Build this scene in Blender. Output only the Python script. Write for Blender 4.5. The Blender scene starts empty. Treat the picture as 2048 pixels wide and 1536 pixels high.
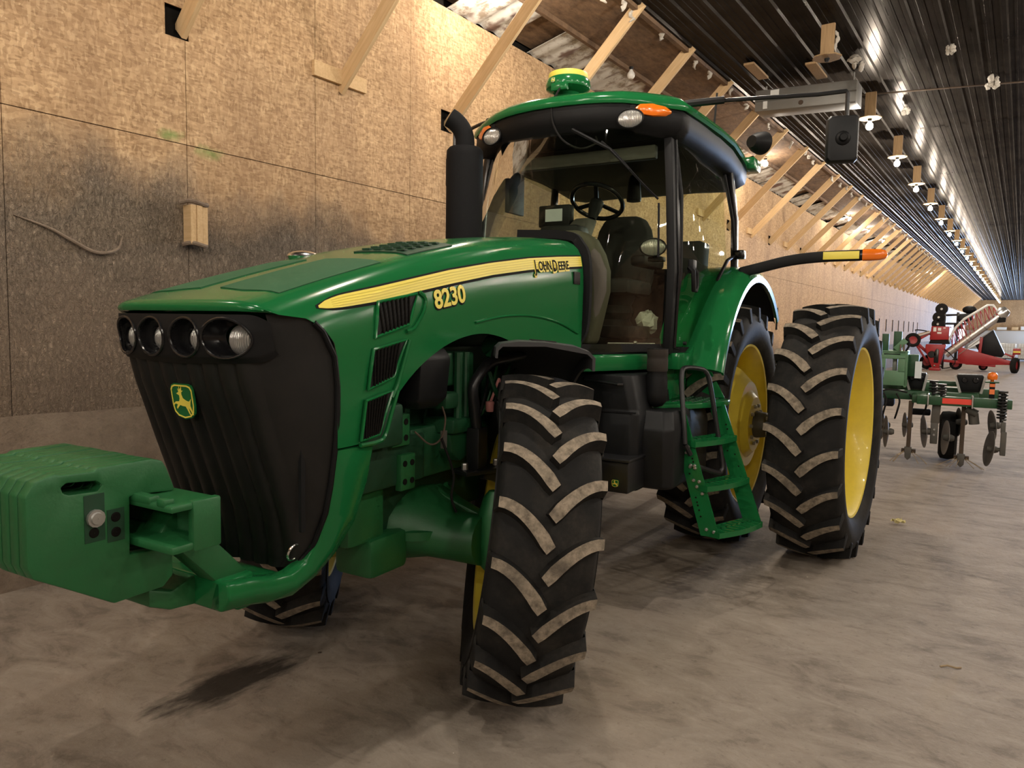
import bpy, bmesh, math, random
from mathutils import Vector, Matrix
PI = math.pi
random.seed(7)
SC = bpy.context.scene
COL = SC.collection

# ------------------------------------------------------------------ camera
# world: x = across the barn (wall_left at -5.2), y = down the barn, z = up
cam_d = bpy.data.cameras.new('camera')
cam_d.sensor_fit = 'HORIZONTAL'; cam_d.sensor_width = 36.0
cam_d.lens = 36.0 * 1486.421 / 2048.0
cam_d.clip_end = 400
cam = bpy.data.objects.new('camera', cam_d); COL.objects.link(cam)
_r = Vector((0.82463, 0.56540, 0.01774)); _u = Vector((-0.05973, 0.05584, 0.99665)); _f = Vector((-0.56251, 0.82293, -0.07982))
cam.matrix_world = Matrix(((_r.x, _u.x, -_f.x, 0), (_r.y, _u.y, -_f.y, 0), (_r.z, _u.z, -_f.z, 1.7356), (0, 0, 0, 1)))
SC.camera = cam

# ------------------------------------------------------------------ world, exposure
SC.view_settings.view_transform = 'Standard'
SC.view_settings.look = 'None'
SC.view_settings.gamma = 1.0
SC.view_settings.use_curve_mapping = False
SC.view_settings.exposure = 0.0
wd = bpy.data.worlds.new('sky'); SC.world = wd; wd.use_nodes = True
wd.node_tree.nodes['Background'].inputs[0].default_value = (0.55, 0.68, 1.0, 1)
wd.node_tree.nodes['Background'].inputs[1].default_value = 1.0
try:
    SC.cycles.max_bounces = 4; SC.cycles.diffuse_bounces = 3; SC.cycles.glossy_bounces = 2; SC.cycles.transmission_bounces = 2
    SC.cycles.transparent_max_bounces = 8; SC.cycles.sample_clamp_indirect = 5.0
    SC.cycles.use_adaptive_sampling = True; SC.cycles.adaptive_threshold = .04; SC.cycles.adaptive_min_samples = 12
    SC.cycles.use_denoising = True
except Exception:
    pass
BULB_W = 121.0            # one bare bulb
BULB_C = (1.0, 0.90, 0.77)
CEIL = 5.30; WX = -5.20; RX = 9.4; Y0 = -14.0; Y1 = 97.0
# daylight through the open door at the right of the far end wall
dl = bpy.data.lights.new('daylight', 'AREA'); dl.shape = 'RECTANGLE'; dl.size = 5.4; dl.size_y = 4.2
dl.energy = 24000; dl.color = (0.42, 0.62, 1.0)
dlo = bpy.data.objects.new('daylight', dl); COL.objects.link(dlo)
dlo.location = (5.1, Y1 + .25, 2.2)
dlo.rotation_euler = Vector((0, -1, 0.0)).to_track_quat('-Z', 'Y').to_euler()

# ------------------------------------------------------------------ node helpers
class NT:
    def __init__(s, name):
        s.m = bpy.data.materials.new(name); s.m.use_nodes = True
        s.t = s.m.node_tree; s.t.nodes.clear()
        s.out = s.t.nodes.new('ShaderNodeOutputMaterial')
    def n(s, kind, props=None, **inp):
        k = s.t.nodes.new('ShaderNode' + kind)
        for a, b in (props or {}).items(): setattr(k, a, b)
        for a, b in inp.items():
            key = int(a[1:]) if a[0] == 'i' and a[1:].isdigit() else a.replace('_', ' ')
            if isinstance(b, bpy.types.NodeSocket): s.t.links.new(b, k.inputs[key])
            else: k.inputs[key].default_value = b
        return k
    def link(s, a, b): s.t.links.new(a, b)
    def ramp(s, fac, stops, interp='LINEAR'):
        k = s.t.nodes.new('ShaderNodeValToRGB'); s.link(fac, k.inputs[0]); e = k.color_ramp.elements
        k.color_ramp.interpolation = interp
        while len(e) < len(stops): e.new(0.5)
        for i, (p, c) in enumerate(stops):
            e[i].position = p; e[i].color = c if len(c) == 4 else (*c, 1)
        return k.outputs[0]
    def mix(s, fac, a, b, mode='MIX'):
        k = s.t.nodes.new('ShaderNodeMix'); k.data_type = 'RGBA'; k.blend_type = mode; k.clamp_factor = True
        for i, v in ((0, fac), (6, a), (7, b)):
            if isinstance(v, bpy.types.NodeSocket): s.link(v, k.inputs[i])
            else: k.inputs[i].default_value = v if i == 0 else (*v, 1) if len(v) == 3 else v
        return k.outputs[2]
    def math(s, op, a, b=0.0, c=0.0, clamp=False):
        k = s.t.nodes.new('ShaderNodeMath'); k.operation = op; k.use_clamp = clamp
        for i, v in ((0, a), (1, b), (2, c)):
            if isinstance(v, bpy.types.NodeSocket): s.link(v, k.inputs[i])
            else: k.inputs[i].default_value = v
        return k.outputs[0]
    def coord(s, kind='Object', scale=(1, 1, 1), rot=(0, 0, 0)):
        c = s.t.nodes.new('ShaderNodeTexCoord'); mp = s.t.nodes.new('ShaderNodeMapping')
        s.link(c.outputs[kind], mp.inputs[0]); mp.inputs[3].default_value = scale; mp.inputs[2].default_value = rot
        return mp.outputs[0]
    def pos(s, scale=(1, 1, 1), rot=(0, 0, 0)):
        c = s.t.nodes.new('ShaderNodeNewGeometry'); mp = s.t.nodes.new('ShaderNodeMapping')
        s.link(c.outputs['Position'], mp.inputs[0]); mp.inputs[3].default_value = scale; mp.inputs[2].default_value = rot
        return mp.outputs[0]
    def noise(s, v, scale, detail=4, rough=.55, dist=0.0):
        return s.n('TexNoise', Vector=v, Scale=scale, Detail=detail, Roughness=rough, Distortion=dist).outputs[0]
    def done(s, bsdf):
        s.link(bsdf, s.out.inputs[0]); return s.m
def P_(nt, **kw):
    k = nt.n('BsdfPrincipled', **kw); return k
MAT = {}
def simple(name, col, rough=.5, metal=0.0, coat=0.0, bump=0.0, bscale=200, dirt=0.0, dcol=(.16, .12, .085), emis=None, estr=0, spec=.5, coat_r=.05):
    nt = NT(name)
    v = nt.coord('Object')
    base = (*col, 1)
    if dirt > 0:
        nz = nt.noise(v, 7, 6, .7)
        f = nt.ramp(nz, [(.42, (0, 0, 0)), (.78, (dirt,) * 3)])
        base = nt.mix(f, base, dcol)
    kw = dict(Base_Color=base, Roughness=rough, Metallic=metal)
    kw['Coat_Weight'] = coat; kw['Coat_Roughness'] = coat_r
    p = P_(nt, **kw)
    p.inputs['Specular IOR Level'].default_value = spec
    if bump > 0:
        b = nt.n('Bump', Strength=bump, Distance=.01, Height=nt.noise(v, bscale, 3))
        nt.link(b.outputs[0], p.inputs['Normal'])
    if emis: p.inputs['Emission Color'].default_value = (*emis, 1); p.inputs['Emission Strength'].default_value = estr
    MAT[name] = nt.done(p.outputs[0]); return MAT[name]

simple('green_paint', (.010, .135, .038), .16, dirt=.05, dcol=(.05, .11, .045), spec=.32)
simple('green_cast', (.012, .115, .033), .48, dirt=.3, dcol=(.03, .075, .03), bump=.06, bscale=90)
simple('green_dark', (.005, .045, .018), .55, dirt=.35, dcol=(.02, .028, .018))
simple('green_bar', (.012, .07, .024), .5, dirt=.4, dcol=(.05, .06, .03))
simple('green_pale', (.11, .24, .13), .55, dirt=.2)
simple('green_pad', (.018, .10, .038), .75, bump=.15, bscale=400)
simple('yellow_paint', (.80, .63, .07), .38, coat=.3, dirt=.3, dcol=(.50, .37, .08))
simple('yellow_decal', (.84, .70, .10), .45)
simple('black_plastic', (.006, .006, .0065), .55, bump=.05, bscale=600, spec=.22)
simple('black_matte', (.010, .010, .011), .75, spec=.15)
simple('black_gloss', (.008, .008, .009), .22)
simple('black_paint', (.010, .010, .011), .38)
simple('grey_plastic', (.045, .045, .048), .48)
simple('dark_plastic', (.0065, .007, .008), .5, dirt=.1, dcol=(.02, .017, .015), spec=.3)
simple('grille_black', (.008, .0078, .0075), .5, dirt=.3, dcol=(.026, .022, .018), spec=.35)
simple('chrome', (.75, .75, .74), .18, 1.0)
simple('steel', (.45, .44, .42), .4, .8, dirt=.4)
simple('disc_steel', (.23, .215, .20), .5, .6, dirt=.6, dcol=(.15, .11, .075))
simple('cast_grey', (.10, .095, .085), .65, .2, dirt=.5)
simple('rust', (.075, .048, .03), .8, dirt=.6, dcol=(.05, .036, .026), bump=.3, bscale=40)
simple('dusty_plastic', (.03, .022, .016), .8, dirt=.7, dcol=(.012, .010, .009))
simple('tube_silver', (.72, .71, .70), .28, .9)
simple('white_paint', (.72, .72, .70), .5)
simple('white_plastic', (.80, .82, .84), .45)
simple('red_paint', (.34, .015, .02), .42, dirt=.15, dcol=(.16, .04, .03))
simple('red_reflector', (.85, .07, .045), .35)
simple('amber', (.85, .18, .01), .18, coat=.6)
simple('pink_plastic', (.70, .28, .25), .5)
simple('black_rubber', (.014, .013, .0125), .85, spec=.2)
simple('seat_fabric', (.035, .034, .034), .85, spec=.2)
simple('cab_grey', (.085, .08, .072), .7)
simple('cab_tan', (.075, .066, .05), .7, spec=.3)
simple('screen', (.55, .58, .58), .25, emis=(.6, .65, .65), estr=.05)
simple('cloth', (.42, .42, .37), .9)
simple('string', (.30, .22, .13), .9)
simple('fluff', (.52, .48, .42), .95, bump=.5, bscale=60)
simple('duct_grey', (.20, .195, .18), .5, .3, dirt=.3)
simple('hole_dark', (.010, .009, .008), .95, spec=.05)
simple('paper', (.70, .62, .30), .8)
simple('label_white', (.75, .75, .72), .6)
simple('concrete_light', (.52, .50, .47), .9)
simple('bulb_dead', (.75, .73, .68), .3)
simple('orange_tape', (.95, .22, .06), .5)

def rubber():
    nt = NT('rubber'); v = nt.coord('Object')
    n1 = nt.noise(v, 5, 6, .65); n2 = nt.noise(v, 60, 4, .6)
    f = nt.math('MULTIPLY', nt.ramp(n1, [(.45, (0, 0, 0)), (.75, (1, 1, 1))]), n2)
    c = nt.mix(f, (.012, .0115, .011), (.055, .047, .038))
    b = nt.n('Bump', Strength=.12, Distance=.01, Height=n2)
    p = P_(nt, Base_Color=c, Roughness=.72); nt.link(b.outputs[0], p.inputs['Normal']); p.inputs['Specular IOR Level'].default_value = .2
    MAT['rubber'] = nt.done(p.outputs[0])
    nt = NT('lug_worn_top'); v = nt.pos()
    n1 = nt.noise(v, 30, 6, .7); n2 = nt.noise(v, 9, 3, .6)
    c = nt.mix(nt.ramp(n1, [(.30, (0, 0, 0)), (.62, (1, 1, 1))]), (.085, .068, .05), (.31, .255, .19))
    c = nt.mix(nt.ramp(n2, [(.52, (0, 0, 0)), (.75, (.75, .75, .75))]), c, (.06, .05, .04))
    b = nt.n('Bump', Strength=.3, Distance=.01, Height=n1)
    p = P_(nt, Base_Color=c, Roughness=.92); nt.link(b.outputs[0], p.inputs['Normal'])
    MAT['lug_worn_top'] = nt.done(p.outputs[0])
rubber()

def glass(name, tint, refl):
    nt = NT(name)
    tr = nt.n('BsdfTransparent', Color=(*tint, 1)); gl = nt.n('BsdfGlossy', Color=(1, 1, 1, 1), Roughness=.02)
    fr = nt.n('Fresnel', IOR=1.28)
    f = nt.math('MULTIPLY', fr.outputs[0], refl, clamp=True)
    mx = nt.n('MixShader'); nt.link(f, mx.inputs[0]); nt.link(tr.outputs[0], mx.inputs[1]); nt.link(gl.outputs[0], mx.inputs[2])
    MAT[name] = nt.done(mx.outputs[0])
glass('cab_glass', (.80, .86, .73), .7)
def lens_mat():
    nt = NT('lamp_lens'); v = nt.coord('Object')
    w = nt.n('TexWave', {'wave_type': 'BANDS', 'bands_direction': 'Y'}, Vector=v, Scale=42.0, Distortion=.4)
    b = nt.n('Bump', Strength=.6, Distance=.01, Height=w.outputs[0])
    p = P_(nt, Base_Color=(.60, .59, .56, 1), Roughness=.16, Metallic=.55); nt.link(b.outputs[0], p.inputs['Normal'])
    MAT['lamp_lens'] = nt.done(p.outputs[0])
lens_mat()
def emit(name, c, s):
    nt = NT(name); e = nt.n('Emission', Color=(*c, 1), Strength=s); MAT[name] = nt.done(e.outputs[0])
    try: MAT[name].cycles.emission_sampling = 'NONE'
    except Exception: pass
emit('bulb_lit', (1.0, .90, .74), 90.0)

def osb(name, grime):
    nt = NT(name); v = nt.pos()
    vs = nt.n('TexVoronoi', {'feature': 'F1'}, Vector=nt.pos((9, 22, 9), (.5, .2, .3)), Scale=2.6, Randomness=1.0)
    vs2 = nt.n('TexVoronoi', {'feature': 'F1'}, Vector=nt.pos((22, 8, 26), (.2, .6, 1.0)), Scale=2.6, Randomness=1.0)
    ch = nt.n('SeparateColor', Color=vs.outputs['Color']).outputs[0]
    ch2 = nt.n('SeparateColor', Color=vs2.outputs['Color']).outputs[1]
    c1 = nt.ramp(ch, [(0, (.30, .185, .095)), (.45, (.46, .30, .165)), (.8, (.56, .38, .215)), (1, (.66, .47, .28))])
    c2 = nt.ramp(ch2, [(0, (.24, .14, .07)), (.5, (.44, .285, .155)), (1, (.60, .415, .24))])
    c = nt.mix(.5, c1, c2)
    big = nt.noise(nt.pos((1, 1.6, .35)), 1.1, 4, .6)
    c = nt.mix(nt.ramp(big, [(.48, (0, 0, 0)), (.75, (.55, .55, .55))]), c, (.22, .13, .075))
    # pale raw chips
    c = nt.mix(nt.ramp(nt.noise(nt.pos((1, 2, 2)), 20, 3, .6), [(.66, (0, 0, 0)), (.72, (.5, .5, .5))]), c, (.62, .50, .34))
    hgt = nt.math('ADD', ch, ch2)
    rough = .8; bstr = .12
    if grime:
        sp = nt.n('SeparateXYZ', Vector=v)
        zed = sp.outputs[2]
        edge = nt.noise(nt.pos((1, 1, .6)), .9, 4, .62)
        z2 = nt.math('ADD', zed, nt.math('MULTIPLY', nt.math('SUBTRACT', edge, .5), 1.5))
        # further down the barn the splash line sits lower
        z2 = nt.math('ADD', z2, nt.math('MULTIPLY', nt.math('MAXIMUM', nt.math('SUBTRACT', sp.outputs[1], 3.2), 0), .085))
        g = nt.ramp(nt.math('MULTIPLY', z2, .25), [(.60, (1, 1, 1)), (.735, (0, 0, 0))])
        crust = nt.noise(nt.pos((1, 1, .55)), 40, 4, .78, 1.3)
        patch = nt.noise(nt.pos(), 2.2, 3, .6)
        gc = nt.mix(nt.ramp(crust, [(.35, (0, 0, 0)), (.66, (1, 1, 1))]), (.12, .098, .076), (.47, .385, .295))
        gc = nt.mix(nt.ramp(patch, [(.42, (0, 0, 0)), (.66, (.5, .5, .5))]), gc, (.11, .088, .068))
        low = nt.ramp(nt.math('MULTIPLY', nt.math('ADD', zed, nt.math('MULTIPLY', nt.math('SUBTRACT', patch, .5), 1.2)), .25), [(.42, (.75, .75, .75)), (.60, (0, 0, 0))])
        gc = nt.mix(low, gc, nt.mix(crust, (.17, .122, .088), (.41, .30, .215)))
        c = nt.mix(nt.math('MULTIPLY', g, .92), c, gc)
        # a smear of green overspray at the sheet joint
        for (gy, gz, rr) in ((3.16, 3.07, .13), (3.46, 3.00, .15)):
            d = nt.n('VectorMath', {'operation': 'DISTANCE'}, i0=nt.pos((0, 1, 2.4)), i1=(0, gy, gz * 2.4)).outputs['Value']
            d = nt.math('ADD', d, nt.math('MULTIPLY', nt.math('SUBTRACT', nt.noise(nt.pos(), 12, 5), .5), .22))
            c = nt.mix(nt.ramp(d, [(0, (.62, .62, .62)), (rr, (0, 0, 0))]), c, (.10, .30, .06))
        hgt = nt.math('MULTIPLY', nt.math('MULTIPLY', crust, g), 2.6)
        bstr = 1.0
    b = nt.n('Bump', Strength=bstr, Distance=.02, Height=hgt)
    p = P_(nt, Base_Color=c, Roughness=.85); nt.link(b.outputs[0], p.inputs['Normal'])
    p.inputs['Specular IOR Level'].default_value = .25
    MAT[name] = nt.done(p.outputs[0])
osb('osb_wall', True)

def wood(name, a, b_, axis_scale):
    nt = NT(name); v = nt.coord('Object', axis_scale)
    n = nt.noise(v, 3.2, 6, .62, .6)
    kn = nt.n('TexVoronoi', {'feature': 'F1'}, Vector=nt.coord('Object', (1.3, 3, 3)), Scale=2.2).outputs['Distance']
    c = nt.mix(nt.ramp(n, [(.3, (0, 0, 0)), (.7, (1, 1, 1))]), a, b_)
    c = nt.mix(nt.ramp(kn, [(.0, (.85, .85, .85)), (.055, (0, 0, 0))]), c, (.14, .07, .03))
    p = P_(nt, Base_Color=c, Roughness=.75); p.inputs['Specular IOR Level'].default_value = .25
    MAT[name] = nt.done(p.outputs[0])
wood('pine', (.52, .345, .175), (.66, .47, .265), (1.0, 14, 14))
wood('old_wood', (.30, .19, .095), (.46, .31, .165), (14, 14, 1.0))

def soffit_mats():
    nt = NT('soffit_board'); v = nt.pos()
    n = nt.noise(nt.pos((3, 1, 1)), 6, 6, .7); n2 = nt.noise(v, 1.6, 4)
    c = nt.mix(nt.ramp(n, [(.3, (0, 0, 0)), (.7, (1, 1, 1))]), (.085, .048, .025), (.235, .14, .075))
    c = nt.mix(nt.ramp(n2, [(.5, (0, 0, 0)), (.75, (.6, .6, .6))]), c, (.06, .038, .025))
    b = nt.n('Bump', Strength=.4, Distance=.02, Height=n)
    p = P_(nt, Base_Color=c, Roughness=.85); nt.link(b.outputs[0], p.inputs['Normal']); MAT['soffit_board'] = nt.done(p.outputs[0])
    nt = NT('vent_sheet'); v = nt.pos()
    n = nt.noise(v, 5, 7, .72); n2 = nt.noise(v, 2.1, 3)
    c = nt.mix(nt.ramp(n, [(.48, (0, 0, 0)), (.60, (1, 1, 1))]), (.62, .60, .55), (.27, .22, .17))
    c = nt.mix(nt.ramp(n2, [(.55, (0, 0, 0)), (.62, (.9, .9, .9))]), c, (.13, .06, .045))
    p = P_(nt, Base_Color=c, Roughness=.6); MAT['vent_sheet'] = nt.done(p.outputs[0])
soffit_mats()

def ceiling_metal():
    nt = NT('ceiling_metal'); v = nt.pos()
    n = nt.noise(nt.pos((1, .12, 1)), 9, 6, .7); n2 = nt.noise(v, 1.3, 5, .65); n3 = nt.noise(v, 35, 5, .7)
    c = nt.mix(nt.ramp(n, [(.3, (0, 0, 0)), (.75, (1, 1, 1))]), (.010, .0085, .0075), (.030, .0255, .0215))
    c = nt.mix(nt.ramp(n2, [(.45, (0, 0, 0)), (.7, (.8, .8, .8))]), c, (.006, .005, .0045))
    c = nt.mix(nt.ramp(n3, [(.66, (0, 0, 0)), (.75, (.3, .3, .3))]), c, (.05, .043, .036))
    r = nt.ramp(n, [(.3, (.20, .20, .20)), (.7, (.36, .36, .36))])
    p = P_(nt, Base_Color=c, Roughness=r, Metallic=0.0)
    p.inputs['Specular IOR Level'].default_value = 0.0
    gl = nt.n('BsdfGlossy', Color=(1, .92, .84, 1), Roughness=.23); mx = nt.n('MixShader', i0=.025)
    nt.link(p.outputs[0], mx.inputs[1]); nt.link(gl.outputs[0], mx.inputs[2])
    MAT['ceiling_metal'] = nt.done(mx.outputs[0])
ceiling_metal()

def floor_mat():
    nt = NT('floor_concrete'); v = nt.pos()
    n1 = nt.noise(v, .9, 4, .62); n2 = nt.noise(nt.pos((1.0, 1.9, 1), (0, 0, .55)), 3.0, 6, .70, .6); n3 = nt.noise(v, 24, 5, .72)
    c = nt.mix(nt.ramp(n1, [(.32, (0, 0, 0)), (.68, (1, 1, 1))]), (.175, .142, .113), (.285, .24, .198))
    c = nt.mix(nt.ramp(n2, [(.40, (0, 0, 0)), (.72, (.8, .8, .8))]), c, (.37, .32, .268))
    c = nt.mix(nt.ramp(n2, [(.24, (.75, .75, .75)), (.44, (0, 0, 0))]), c, (.105, .084, .067))
    c = nt.mix(nt.ramp(n3, [(.56, (0, 0, 0)), (.74, (.45, .45, .45))]), c, (.40, .345, .285))
    c = nt.mix(nt.ramp(n3, [(.28, (.5, .5, .5)), (.42, (0, 0, 0))]), c, (.09, .068, .05))
    # reddish dust
    c = nt.mix(nt.ramp(n1, [(.55, (0, 0, 0)), (.8, (.4, .4, .4))]), c, (.235, .165, .122))
    # oil stain on the slab, streaked along the barn
    dv = nt.n('VectorMath', {'operation': 'SUBTRACT'}, i0=v, i1=(-3.03, 2.08, 0)).outputs[0]
    mp = nt.n('Mapping', Vector=dv, Scale=(5.2, 2.2, 0))
    ln = nt.n('VectorMath', {'operation': 'LENGTH'}, i0=mp.outputs[0]).outputs['Value']
    ln = nt.math('ADD', ln, nt.math('MULTIPLY', nt.math('SUBTRACT', nt.noise(nt.pos((3.2, 1.0, 1)), 4.5, 6, .65), .5), 1.6))
    c = nt.mix(nt.ramp(ln, [(.45, (.93, .93, .93)), (1.15, (0, 0, 0))]), c, (.026, .020, .015))
    h = n3
    b = nt.n('Bump', Strength=.4, Distance=.012, Height=h)
    p = P_(nt, Base_Color=c, Roughness=.82); nt.link(b.outputs[0], p.inputs['Normal']); p.inputs['Specular IOR Level'].default_value = .3
    MAT['floor_concrete'] = nt.done(p.outputs[0])
    nt = NT('stem_concrete'); v = nt.pos()
    n1 = nt.noise(v, 3, 8, .68); n2 = nt.noise(v, 30, 5, .7)
    c = nt.mix(nt.ramp(n1, [(.3, (0, 0, 0)), (.7, (1, 1, 1))]), (.15, .105, .075), (.30, .235, .175))
    c = nt.mix(nt.ramp(n2, [(.55, (0, 0, 0)), (.75, (.5, .5, .5))]), c, (.09, .065, .045))
    b = nt.n('Bump', Strength=.7, Distance=.03, Height=nt.math('ADD', n1, nt.math('MULTIPLY', n2, .4)))
    p = P_(nt, Base_Color=c, Roughness=.9); nt.link(b.outputs[0], p.inputs['Normal']); MAT['stem_concrete'] = nt.done(p.outputs[0])
floor_mat()
def mesh_screen(name, s1):
    nt = NT(name); v = nt.coord('Object')
    w = nt.n('TexWave', {'wave_type': 'BANDS', 'bands_direction': 'DIAGONAL'}, Vector=v, Scale=s1)
    c = nt.mix(w.outputs[0], (.003, .003, .003), (.012, .0115, .011))
    p = P_(nt, Base_Color=c, Roughness=.6)
    p.inputs['Specular IOR Level'].default_value = .2; MAT[name] = nt.done(p.outputs[0])
mesh_screen('vent_mesh', 38.0)

# ------------------------------------------------------------------ mesh helpers
def V(*a): return Vector(a)
def lerp(a, b, t): return a + (b - a) * t
def interp(x, xs, ys):
    if (xs[0] < xs[-1]) is False: xs, ys = xs[::-1], ys[::-1]
    if x <= xs[0]: return ys[0]
    for i in range(len(xs) - 1):
        if x <= xs[i + 1]: return lerp(ys[i], ys[i + 1], (x - xs[i]) / (xs[i + 1] - xs[i]))
    return ys[-1]
def catmull(pts, n):
    pts = [Vector(p) for p in pts]; P = [pts[0] * 2 - pts[1]] + pts + [pts[-1] * 2 - pts[-2]]; out = []
    for i in range(1, len(P) - 2):
        for k in range(n):
            t = k / n; a, b, c, d = P[i - 1], P[i], P[i + 1], P[i + 2]
            out.append(.5 * ((2 * b) + (c - a) * t + (2 * a - 5 * b + 4 * c - d) * t * t + (3 * b - a - 3 * c + d) * t ** 3))
    out.append(pts[-1]); return out
class MB:
    def __init__(s): s.v = []; s.f = []; s.m = []; s.mi = 0
    def add(s, vs, fs, M=None):
        o = len(s.v)
        s.v += [tuple(M @ Vector(p)) if M else tuple(p) for p in vs]
        s.f += [tuple(i + o for i in f) for f in fs]; s.m += [s.mi] * len(fs); return s
    def box(s, lo, hi, M=None):
        x0, y0, z0 = lo; x1, y1, z1 = hi
        return s.add([(x0, y0, z0), (x1, y0, z0), (x1, y1, z0), (x0, y1, z0), (x0, y0, z1), (x1, y0, z1), (x1, y1, z1), (x0, y1, z1)],
                     [(0, 3, 2, 1), (4, 5, 6, 7), (0, 1, 5, 4), (1, 2, 6, 5), (2, 3, 7, 6), (3, 0, 4, 7)], M)
    def prism(s, poly, axis, a, b, M=None):
        """polygon in the plane across axis, extruded from a to b; axis x: (y,z), y: (x,z), z: (x,y)"""
        n = len(poly)
        def mk(p, t): return {'x': (t, p[0], p[1]), 'y': (p[0], t, p[1]), 'z': (p[0], p[1], t)}[axis]
        vs = [mk(p, a) for p in poly] + [mk(p, b) for p in poly]
        fs = [tuple(range(n)), tuple(range(2 * n - 1, n - 1, -1))] + [(i, i + n, (i + 1) % n + n, (i + 1) % n) for i in range(n)]
        return s.add(vs, fs, M)
    def tube(s, path, r, n=10, closed=False, caps=True, M=None):
        P = [Vector(p) for p in path]; k = len(P)
        rs = r if isinstance(r, (list, tuple)) else [r] * k
        T = []
        for i in range(k):
            a = P[(i - 1) % k] if (closed or i > 0) else P[i]; b = P[(i + 1) % k] if (closed or i < k - 1) else P[i]
            T.append((b - a).normalized())
        up = Vector((0, 0, 1)) if abs(T[0].z) < .9 else Vector((1, 0, 0))
        nrm = T[0].cross(up).normalized(); vs = []
        for i in range(k):
            nrm = (nrm - T[i] * nrm.dot(T[i])).normalized(); bn = T[i].cross(nrm)
            for j in range(n):
                a = 2 * PI * j / n; vs.append(P[i] + (nrm * math.cos(a) + bn * math.sin(a)) * rs[i])
        fs = []
        for i in range(k if closed else k - 1):
            for j in range(n):
                i2 = (i + 1) % k; fs.append((i * n + j, i * n + (j + 1) % n, i2 * n + (j + 1) % n, i2 * n + j))
        if caps and not closed: fs += [tuple(range(n - 1, -1, -1)), tuple(range((k - 1) * n, k * n))]
        return s.add(vs, fs, M)
    def bar(s, path, w, h, up=(0, 0, 1), M=None):
        """rectangular bar swept along a path: w across, h along up"""
        P = [Vector(p) for p in path]; k = len(P); vs = []; U = Vector(up)
        for i in range(k):
            t = (P[min(i + 1, k - 1)] - P[max(i - 1, 0)]).normalized(); sd = t.cross(U).normalized(); u2 = sd.cross(t)
            for a, b in ((-1, -1), (1, -1), (1, 1), (-1, 1)): vs.append(P[i] + sd * a * w / 2 + u2 * b * h / 2)
        fs = [(3, 2, 1, 0), tuple(range((k - 1) * 4, k * 4))]
        for i in range(k - 1):
            for j in range(4): fs.append((i * 4 + j, i * 4 + (j + 1) % 4, i * 4 + 4 + (j + 1) % 4, i * 4 + 4 + j))
        return s.add(vs, fs, M)
    def lathe(s, prof, n=32, axis='z', c=(0, 0, 0), M=None, a0=0, a1=2 * PI):
        """prof: list of (radius, height)"""
        full = abs(a1 - a0 - 2 * PI) < 1e-6; cols = n if full else n + 1; vs = []
        for j in range(cols):
            a = a0 + (a1 - a0) * j / n; ca, sa = math.cos(a), math.sin(a)
            for r, h in prof:
                p = {'z': (r * ca, r * sa, h), 'y': (r * ca, h, r * sa), 'x': (h, r * ca, r * sa)}[axis]
                vs.append((p[0] + c[0], p[1] + c[1], p[2] + c[2]))
        k = len(prof); fs = []
        for j in range(n):
            j2 = (j + 1) % cols
            for i in range(k - 1): fs.append((j * k + i, j2 * k + i, j2 * k + i + 1, j * k + i + 1))
        return s.add(vs, fs, M)
    def grid(s, fn, nu, nv, M=None):
        vs = [fn(i / nu, j / nv) for i in range(nu + 1) for j in range(nv + 1)]; w = nv + 1
        return s.add(vs, [(i * w + j, (i + 1) * w + j, (i + 1) * w + j + 1, i * w + j + 1) for i in range(nu) for j in range(nv)], M)
    def loft(s, rings, caps=True, M=None):
        n = len(rings[0]); vs = [p for r in rings for p in r]; fs = []
        for i in range(len(rings) - 1):
            for j in range(n): fs.append((i * n + j, i * n + (j + 1) % n, (i + 1) * n + (j + 1) % n, (i + 1) * n + j))
        if caps: fs += [tuple(range(n - 1, -1, -1)), tuple(range((len(rings) - 1) * n, len(rings) * n))]
        return s.add(vs, fs, M)
    def cyl(s, a, b, r, n=16, r2=None, M=None): return s.tube([a, b], [r, r if r2 is None else r2], n, M=M)
    def ball(s, c, r, n=12, M=None):
        r3 = r if isinstance(r, (tuple, list)) else (r, r, r)
        pr = [(math.sin(PI * i / 8), -math.cos(PI * i / 8)) for i in range(9)]
        pr[0] = (.001, -1); pr[-1] = (.001, 1)
        MM = Matrix.Translation(c) @ Matrix.Diagonal((*r3, 1))
        return s.lathe(pr, n, 'z', M=(M @ MM) if M else MM)
    def build(s, name, mats, parent=None, smooth=35, bevel=0.0, solid=0.0, seg=2, data_only=False):
        me = bpy.data.meshes.new(name); me.from_pydata(s.v, [], s.f)
        mats = mats if isinstance(mats, (list, tuple)) else [mats]
        for m in mats: me.materials.append(MAT[m] if isinstance(m, str) else m)
        if any(s.m): me.polygons.foreach_set('material_index', s.m)
        bm = bmesh.new(); bm.from_mesh(me)
        bmesh.ops.remove_doubles(bm, verts=bm.verts, dist=1e-5)
        bmesh.ops.recalc_face_normals(bm, faces=bm.faces)
        if solid: bmesh.ops.solidify(bm, geom=bm.faces[:], thickness=solid)
        if bevel > 0:
            ed = [e for e in bm.edges if len(e.link_faces) == 2 and e.calc_face_angle(0) > .5]
            bmesh.ops.bevel(bm, geom=ed, offset=bevel, segments=seg, profile=.5, affect='EDGES', clamp_overlap=True)
        bm.to_mesh(me); bm.free()
        if smooth:
            me.polygons.foreach_set('use_smooth', [True] * len(me.polygons))
            me.set_sharp_from_angle(angle=math.radians(smooth))
        me.update()
        if data_only: return me
        return link(name, me, parent)
def link(name, data, parent=None, loc=None, rot=None):
    o = bpy.data.objects.new(name, data); COL.objects.link(o)
    if parent: o.parent = parent
    if loc: o.location = loc
    if rot: o.rotation_euler = rot
    return o
def thing(name, label, cat, loc=(0, 0, 0), rotz=0, group=None):
    o = link(name, None, None, loc, (0, 0, rotz)); return tag(o, label, cat, group)
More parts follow.
